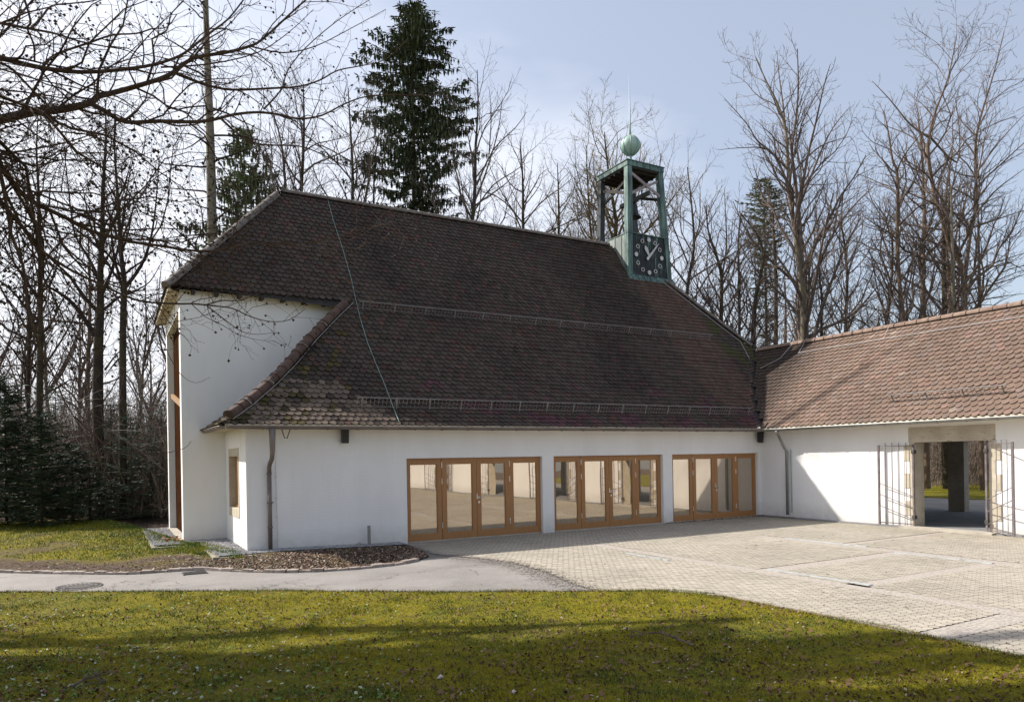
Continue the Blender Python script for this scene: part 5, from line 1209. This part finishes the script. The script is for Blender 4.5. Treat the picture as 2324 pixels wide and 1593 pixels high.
# thicket: countless thin stems and brush along the wood
m = MB(); mp_ = MB()
def brushstem(mm, b, h, r, wd=.012):
    d = V((r.gauss(0, .25), r.gauss(0, .25), 1)).normalized(); p = V(b)
    pts = [p]
    for i in range(3): d = (d + V((r.gauss(0, .2), r.gauss(0, .2), .1))).normalized(); pts.append(pts[-1] + d * h / 3)
    mm.tube(pts, [wd, wd * .8, wd * .6, wd * .3], 3, False)
    for k in range(5):
        j = r.randrange(3); q = pts[j].lerp(pts[j + 1], r.random()); e = q + V((r.gauss(0, .35), r.gauss(0, .35), r.uniform(-.05, .5))) * h * .28; mm.tube([q, q.lerp(e, .5) + V((0, 0, .03)), e], [wd * .6, wd * .4, wd * .2], 3, False)
rr = random.Random(55)
for i in range(5200):
    u = rr.uniform(-120, 480); dist = rr.uniform(27.5, 60); b = at(u, 1170, dist); b.z = .1; brushstem(m if rr.random() < .6 else mp_, b, rr.uniform(1.2, 4.6) * (1 + dist / 80), rr, .007 + dist * .0003)
for i in range(1500):
    u = rr.uniform(2080, 2330); dist = rr.uniform(40, 70); b = at(u, 1100, dist); b.z = .1; brushstem(m, b, rr.uniform(2, 6), rr, .02)
for i in range(1200):
    u = rr.uniform(480, 2400); dist = rr.uniform(48, 70); b = at(u, 1170, dist); b.z = .1; brushstem(m, b, rr.uniform(3, 8), rr, .016)
tag(m.build('undergrowth', 'brush'), 'dense brown leafless brush filling the wood edge left of the chapel', 'undergrowth', kind='stuff')
tag(mp_.build('pale_undergrowth', 'brush_pale'), 'paler dry brush and stems mixed through the dark thicket', 'undergrowth', kind='stuff')

# ------------------------------------------------------------------ overhanging beech: trunk stands outside the picture on the left
BX = V((-26.2, -8.6, .2))
t = TreeB(500, tropism=.02, wob=.27, ang=(30, 62), sp=(.15, .11, .09, .09), lens=(.30, .45, .55, .5), maxl=4, minr=.0028, dens=1.0, kr=.0085)
t.trunk.tube([BX, BX + V((.05, .05, .6)), BX + V((.1, 0, 3)), BX + V((.2, .1, 6)), BX + V((.1, .3, 10)), BX + V((.3, .2, 15))], [.42, .32, .28, .25, .2, .08], 14, False)
def bl(pl, r0, r1, d0, d1, root=None, S=(0, 0, .3648, .3648), lenf=1.0, k0=.08):
    n = len(pl); pts = [at(S[0] + x * S[2], S[1] + y * S[3], d0 + (d1 - d0) * i / (n - 1)) for i, (x, y) in enumerate(pl)]
    rs = [PX(r0 + (r1 - r0) * (i / (n - 1)) ** .8, (d0 + d1) / 2) for i in range(n)]
    if root is not None:
        pass
    if pl[0][0] < 80 and S[0] == 0:
        d0_ = (pts[0] - pts[1]).normalized(); e = pts[0] + d0_ * 1.2; q = BX + V((.1, .1, 0)); q.z = max(1.0, min(11, e.z - .2)); pts = [q, q.lerp(e, .6), e] + pts; rs = [rs[0] * 1.5, rs[0] * 1.3, rs[0] * 1.1] + rs
    t.limb(pts, rs, True, .22 if len(pts) > n else k0, False, lenf)
Z2 = (581, 0, .3647, .3647); ZR = (338.9, 387.3, .25526, .25526); Z3 = (0, 532.6, .4255, .4255)
bl([(0, 745), (200, 700), (400, 680), (560, 640), (610, 600), (700, 580), (860, 535), (1050, 470), (1200, 365), (1400, 330), (1550, 290), (1640, 240), (1858, 40), (2000, -80)], 9.5, 1.5, 8.0, 9.0, 5.2)
bl([(560, 645), (650, 690), (780, 760), (1000, 755), (1200, 760), (1330, 745), (1450, 715), (1600, 700), (1740, 715), (1858, 740), (2000, 720), (2150, 645), (2290, 600), (2500, 590), (2700, 600)], 5.2, 1.0, 8.3, 10.5)
bl([(0, 360), (150, 400), (300, 430), (500, 450), (700, 440), (900, 415), (1040, 380), (1150, 330), (1300, 210), (1420, 120), (1530, -20)], 6, 1.6, 7.4, 8.2, 6.2)
bl([(300, 430), (400, 480), (520, 540), (640, 570), (760, 620), (900, 720), (1000, 800)], 2.6, 1.0, 7.6, 8.4)
bl([(1100, 460), (1200, 500), (1300, 535), (1450, 560), (1700, 550), (1858, 540), (1990, 500), (2100, 440), (2250, 410), (2400, 370), (2540, 240)], 3.6, .8, 8.7, 10)
bl([(0, 145), (180, 180), (340, 210), (500, 260), (650, 290), (800, 320), (900, 400)], 3.2, .9, 7, 7.8, 7.2)
bl([(140, -40), (190, 130), (170, 180), (210, 280), (215, 380)], 2.6, 2.0, 7.3, 7.4, None)
bl([(270, 410), (350, 340), (550, 270), (700, 220), (850, 210), (950, 180), (1040, 170), (1100, 90)], 3, 1, 7.6, 8.4)
bl([(190, 180), (250, 120), (320, 40), (430, 25), (560, 10), (700, -20)], 2.8, 1, 7.1, 7.8)
bl([(0, 1030), (60, 1110), (130, 1200), (250, 1280), (400, 1350), (550, 1430), (700, 1475), (850, 1510), (1000, 1530), (1200, 1560), (1350, 1560), (1480, 1530), (1560, 1510), (1700, 1520), (1900, 1510), (2080, 1480), (2250, 1430), (2500, 1390)], 6.0, .7, 7.4, 10.5, 3.9)
bl([(100, 1150), (250, 1210), (400, 1270), (520, 1310), (700, 1310), (850, 1250), (940, 1130), (1050, 1060), (1200, 1000), (1400, 980)], 2.8, .7, 7.6, 8.6)
bl([(520, 1310), (620, 1380), (800, 1430), (1000, 1420), (1250, 1430), (1430, 1390), (1600, 1320), (1750, 1220)], 2.2, .6, 7.9, 9)
bl([(0, 1250), (100, 1370), (200, 1480), (260, 1560), (440, 1680), (650, 1780), (860, 1870), (1100, 1890), (1200, 1890), (1350, 1905), (1450, 1920), (1560, 1970), (1680, 2000), (1800, 1990), (1900, 1920)], 4.2, .7, 7.0, 9.2, 3.3, lenf=0.90)
bl([(1270, 1900), (1380, 1870), (1480, 1870), (1600, 1830), (1730, 1760), (1790, 1730)], 1.7, .5, 8.6, 9.3)
bl([(1290, 1905), (1400, 1990), (1500, 2060), (1600, 2080), (1700, 2070)], 1.4, .4, 8.6, 9.3)
bl([(0, 935), (150, 965), (350, 995), (700, 1000), (900, 960), (1100, 900)], 2, .6, 7, 8, 4.6)
bl([(0, 960), (200, 930), (400, 890), (560, 840), (750, 760), (900, 640), (1000, 520)], 2.2, .7, 7, 8, 4.8)
bl([(-20, 1290), (60, 1180), (120, 1130), (300, 1010), (450, 900), (600, 850), (740, 770)], 2.2, .9, 7, 7.8)
bl([(0, 560), (180, 580), (400, 640), (600, 680), (800, 700)], 2, .7, 6.8, 7.8, 5.6)
bl([(0, 430), (250, 500), (520, 560), (800, 660), (1000, 820), (1200, 900)], 1.8, .6, 7, 8.4, 5.9)
bl([(1380, 745), (1500, 850), (1620, 900), (1858, 910), (2000, 960), (2200, 1050), (2450, 1070)], 2.6, .7, 9.1, 10.2)
bl([(850, 540), (800, 400), (900, 250), (1050, 100), (1180, -40)], 2, .7, 8.4, 9)
bl([(1640, 680), (1750, 560), (1790, 440), (1900, 300), (2100, 130), (2300, 0)], 2, .7, 9.3, 9.8)
bl([(1560, 290), (1760, 330), (1960, 290), (2180, 180), (2400, 60)], 1.8, .6, 9, 9.8)
bl([(1000, 420), (1300, 400), (1600, 330), (1800, 200), (1950, 60)], 2, .6, 8.4, 9.3)
bl([(60, 0), (100, 100), (130, 200), (150, 400), (200, 560), (240, 660), (300, 780), (340, 880), (400, 980), (460, 1080), (500, 1160), (560, 1260)], 3.2, .8, 6.8, 7.6, 2.9, Z3, .55)
bl([(400, 970), (470, 1040), (560, 1110), (680, 1160), (860, 1165), (980, 1140), (1020, 1100)], 1.4, .5, 7.3, 8, None, Z3, .4)
bl([(0, 280), (60, 380), (160, 520), (240, 640), (320, 760), (420, 860), (560, 910), (720, 890)], 2, .5, 6.8, 7.8, 3.0, Z3, .6)
bl([(760, 350), (800, 420), (850, 520), (900, 640), (960, 740), (1040, 790), (1120, 760)], 1.2, .4, 8, 8.6, None, Z3, .5)
bl([(0, 700), (200, 690), (400, 640), (650, 640), (860, 600)], 1.3, .4, 7, 8, None, Z3, .6)
# boughs higher up and to the sides, mostly outside the picture (they shade the lawn)
rq = random.Random(9)
for k in range(16):
    z0 = rq.uniform(5, 12); a = rq.uniform(-2.8, 1.9); q = BX + V((.15, .15, z0)); d = V((cos(a), sin(a), .25)); pts = [q]
    for i in range(6): d = (d + V((rq.gauss(0, .15), rq.gauss(0, .15), rq.gauss(.02, .08)))).normalized(); pts.append(pts[-1] + d * 1.25)
    n = [.11, .095, .08, .065, .05, .03, .015]
    if -.9 < a < 1.3 and z0 < 9: continue
    t.sp = (.6, .35, .25); t.maxl = 3; t.limb(pts, n, True, .2, False, .8)
beech = t.done('beech', 'beech reaching in from the left with dark husk-studded bare branches', 'tree', 'bark_dark', 'twig_beech', None, None)
m = MB(); ml = MB()
R.random()
def husk(m, p, s):
    vs = []
    for (a, b, c) in ((1, 0, 0), (-1, 0, 0), (0, 1, 0), (0, -1, 0), (0, 0, 1), (0, 0, -1)): q = s * R.uniform(.7, 1.3); vs.append((p.x + a * q, p.y + b * q, p.z + c * q))
    m.add(vs, [(0, 2, 4), (2, 1, 4), (1, 3, 4), (3, 0, 4), (2, 0, 5), (1, 2, 5), (3, 1, 5), (0, 3, 5)])
R.shuffle(t.tips); k = 0
for p, lvl, d in t.tips:
    if lvl < 2 or mnoise.noise(p * .9) < -.05: continue
    k += 1
    if k > 9000: break
    husk(m, p + V((0, 0, -.01)), R.uniform(.008, .021))
    if R.random() < .02: a = V((R.uniform(-1, 1), R.uniform(-1, 1), -1)).normalized() * .035; b_ = V((a.y, -a.x, .01)) * .5; ml.add([p, p + a * .5 + b_, p + a, p + a * .5 - b_], [(0, 1, 2, 3)])
o = m.build('husks', 'husk', beech); o['kind'] = 'stuff'; o = ml.build('dry_leaves', 'dry_leaf', beech); o['kind'] = 'stuff'
# other trees left of the picture that throw the long shadows over the lawn
for i, (x, y, s, lab) in enumerate(((-33.5, -5.5, 1.0, ''), (-37, -8, 1.05, ''))):
    p = protos[i % 4]; o = p.copy(); COL.objects.link(o)
    for ch in p.children: c = ch.copy(); COL.objects.link(c); c.parent = o
    o.location = (x, y, .05); o.rotation_euler = (0, 0, i * 1.3 + .5); o.scale = (s * 1.9, s * 1.9, s)
    tag(o, 'leafless tree standing left of the picture, known by its shadow on the lawn', 'tree', 'trees throwing shadows on the lawn')
t = TreeB(777, tropism=0, wob=.2, dens=1.7, sp=(.15, .14, .12), lens=(.12, .5, .5), maxl=3, minr=.022, kr=.03)
T0 = V((-32.5, 2.5, 0)); t.trunk.tube([T0, T0 + V((0, 0, 6)), T0 + V((.3, 0, 11)), T0 + V((.5, 0, 15))], [.5, .4, .3, .15], 12, False)
def shade(pl, h, r0, r1=.05):
    pts = []
    for u, v in pl:
        q = on(u, v, 2, .25); pts.append(V((q.x, q.y, 0)) + SUNV / SUNV.z * h + V((0, 0, .25)))
    n = len(pts); t.limb([T0 + V((.3, 0, h - 1.5)), T0.lerp(pts[0], .5) + V((0, 0, h * .52))] + pts, [r0 * 1.4, r0 * 1.2] + [r0 + (r1 - r0) * k / (n - 1) for k in range(n)], True, .25, False, 1.0)
shade([(-150, 1560), (300, 1535), (700, 1510), (1000, 1485), (1300, 1455), (1600, 1395)], 11.5, .40, .2)
shade([(-150, 1530), (300, 1508), (600, 1470), (900, 1425), (1200, 1398)], 10.5, .22, .10)
shade([(500, 1560), (900, 1522), (1300, 1505), (1500, 1480)], 12, .34, .2)
shade([(300, 1585), (800, 1565), (1300, 1540), (1800, 1550), (2400, 1520)], 12.5, .45, .25)
shade([(900, 1530), (1400, 1500), (1750, 1450), (2100, 1425)], 12.5, .32, .12)
shade([(1300, 1593), (1700, 1580), (2100, 1570), (2450, 1590)], 13, .42, .25)
shade([(700, 1405), (1000, 1398), (1300, 1392), (1600, 1372)], 11.0, .18)
shade([(1500, 1420), (1900, 1440), (2324, 1470)], 13, .10)
shade([(850, 1500), (1150, 1450), (1400, 1410), (1650, 1370)], 12.2, .16, .08)
shade([(1350, 1520), (1700, 1470), (1900, 1445), (2050, 1400)], 13.2, .16, .08)
shade([(1600, 1440), (1900, 1415), (2150, 1395), (2420, 1380)], 14.5, .24, .14)
shade([(1900, 1480), (2150, 1450), (2420, 1440)], 14.5, .24, .14)
shade([(-100, 1420), (150, 1440), (420, 1490), (700, 1500)], 11, .10, .06)
t.done('old_beech', 'old beech outside the picture whose long boughs throw the streaky shadows on the lawn', 'tree', 'bark_dark', 'twig_dark', None, None)

# ------------------------------------------------------------------ every separate piece of a part becomes a part of its own
def split_pieces(o):
    me = o.data; n = len(me.vertices); par = list(range(n))
    def find(a):
        while par[a] != a: par[a] = par[par[a]]; a = par[a]
        return a
    for p_ in me.polygons:
        vs = p_.vertices; a = find(vs[0])
        for b in vs[1:]: par[find(b)] = a
    comp = {}
    for i in range(n): comp.setdefault(find(i), []).append(i)
    if len(comp) < 2: return
    boxes = []
    for ids in comp.values():
        cs = [me.vertices[i].co for i in ids]; boxes.append([min(c[k] for c in cs) - .004 for k in range(3)] + [max(c[k] for c in cs) + .004 for k in range(3)])
    g = list(range(len(boxes)))
    def fg(a):
        while g[a] != a: a = g[a]
        return a
    for i in range(len(boxes)):
        for j in range(i):
            if all(boxes[i][k] <= boxes[j][k + 3] and boxes[j][k] <= boxes[i][k + 3] for k in range(3)): g[fg(i)] = fg(j)
    roots = {}
    for i, ids in enumerate(comp.values()): roots.setdefault(fg(i), set()).update(ids)
    if len(roots) < 2: return
    parts = list(roots.values())
    for k, ids in enumerate(parts):
        idx = {v: q for q, v in enumerate(sorted(ids))}; nm = bpy.data.meshes.new(o.name.split('.')[0])
        nm.from_pydata([tuple(me.vertices[v].co) for v in sorted(ids)], [], [tuple(idx[v] for v in p_.vertices) for p_ in me.polygons if p_.vertices[0] in idx])
        for mt in me.materials: nm.materials.append(mt)
        nm.polygons.foreach_set('use_smooth', [me.polygons[0].use_smooth] * len(nm.polygons)); nm.update()
        if k == 0: first = nm
        else:
            q = bpy.data.objects.new(o.name.split('.')[0], nm); COL.objects.link(q); q.parent = o.parent; q.location = o.location
            if o.get('label'): q['label'] = o['label']
    o.data = first
SKIP = ('roof', 'crown', 'trunk', 'husks', 'dry_leaves', 'moss', 'ridge_tiles', 'hip_ridge_tiles', 'snow_guard', 'gutter', 'door', 'wall', 'roof_boarding', 'ball_seam', 'window', 'iron_gate', 'lightning_conductor', 'bars')
for o in list(COL.objects):
    if o.type == 'MESH' and o.parent and o.name.split('.')[0] not in SKIP and len(o.data.vertices) < 3000: split_pieces(o)
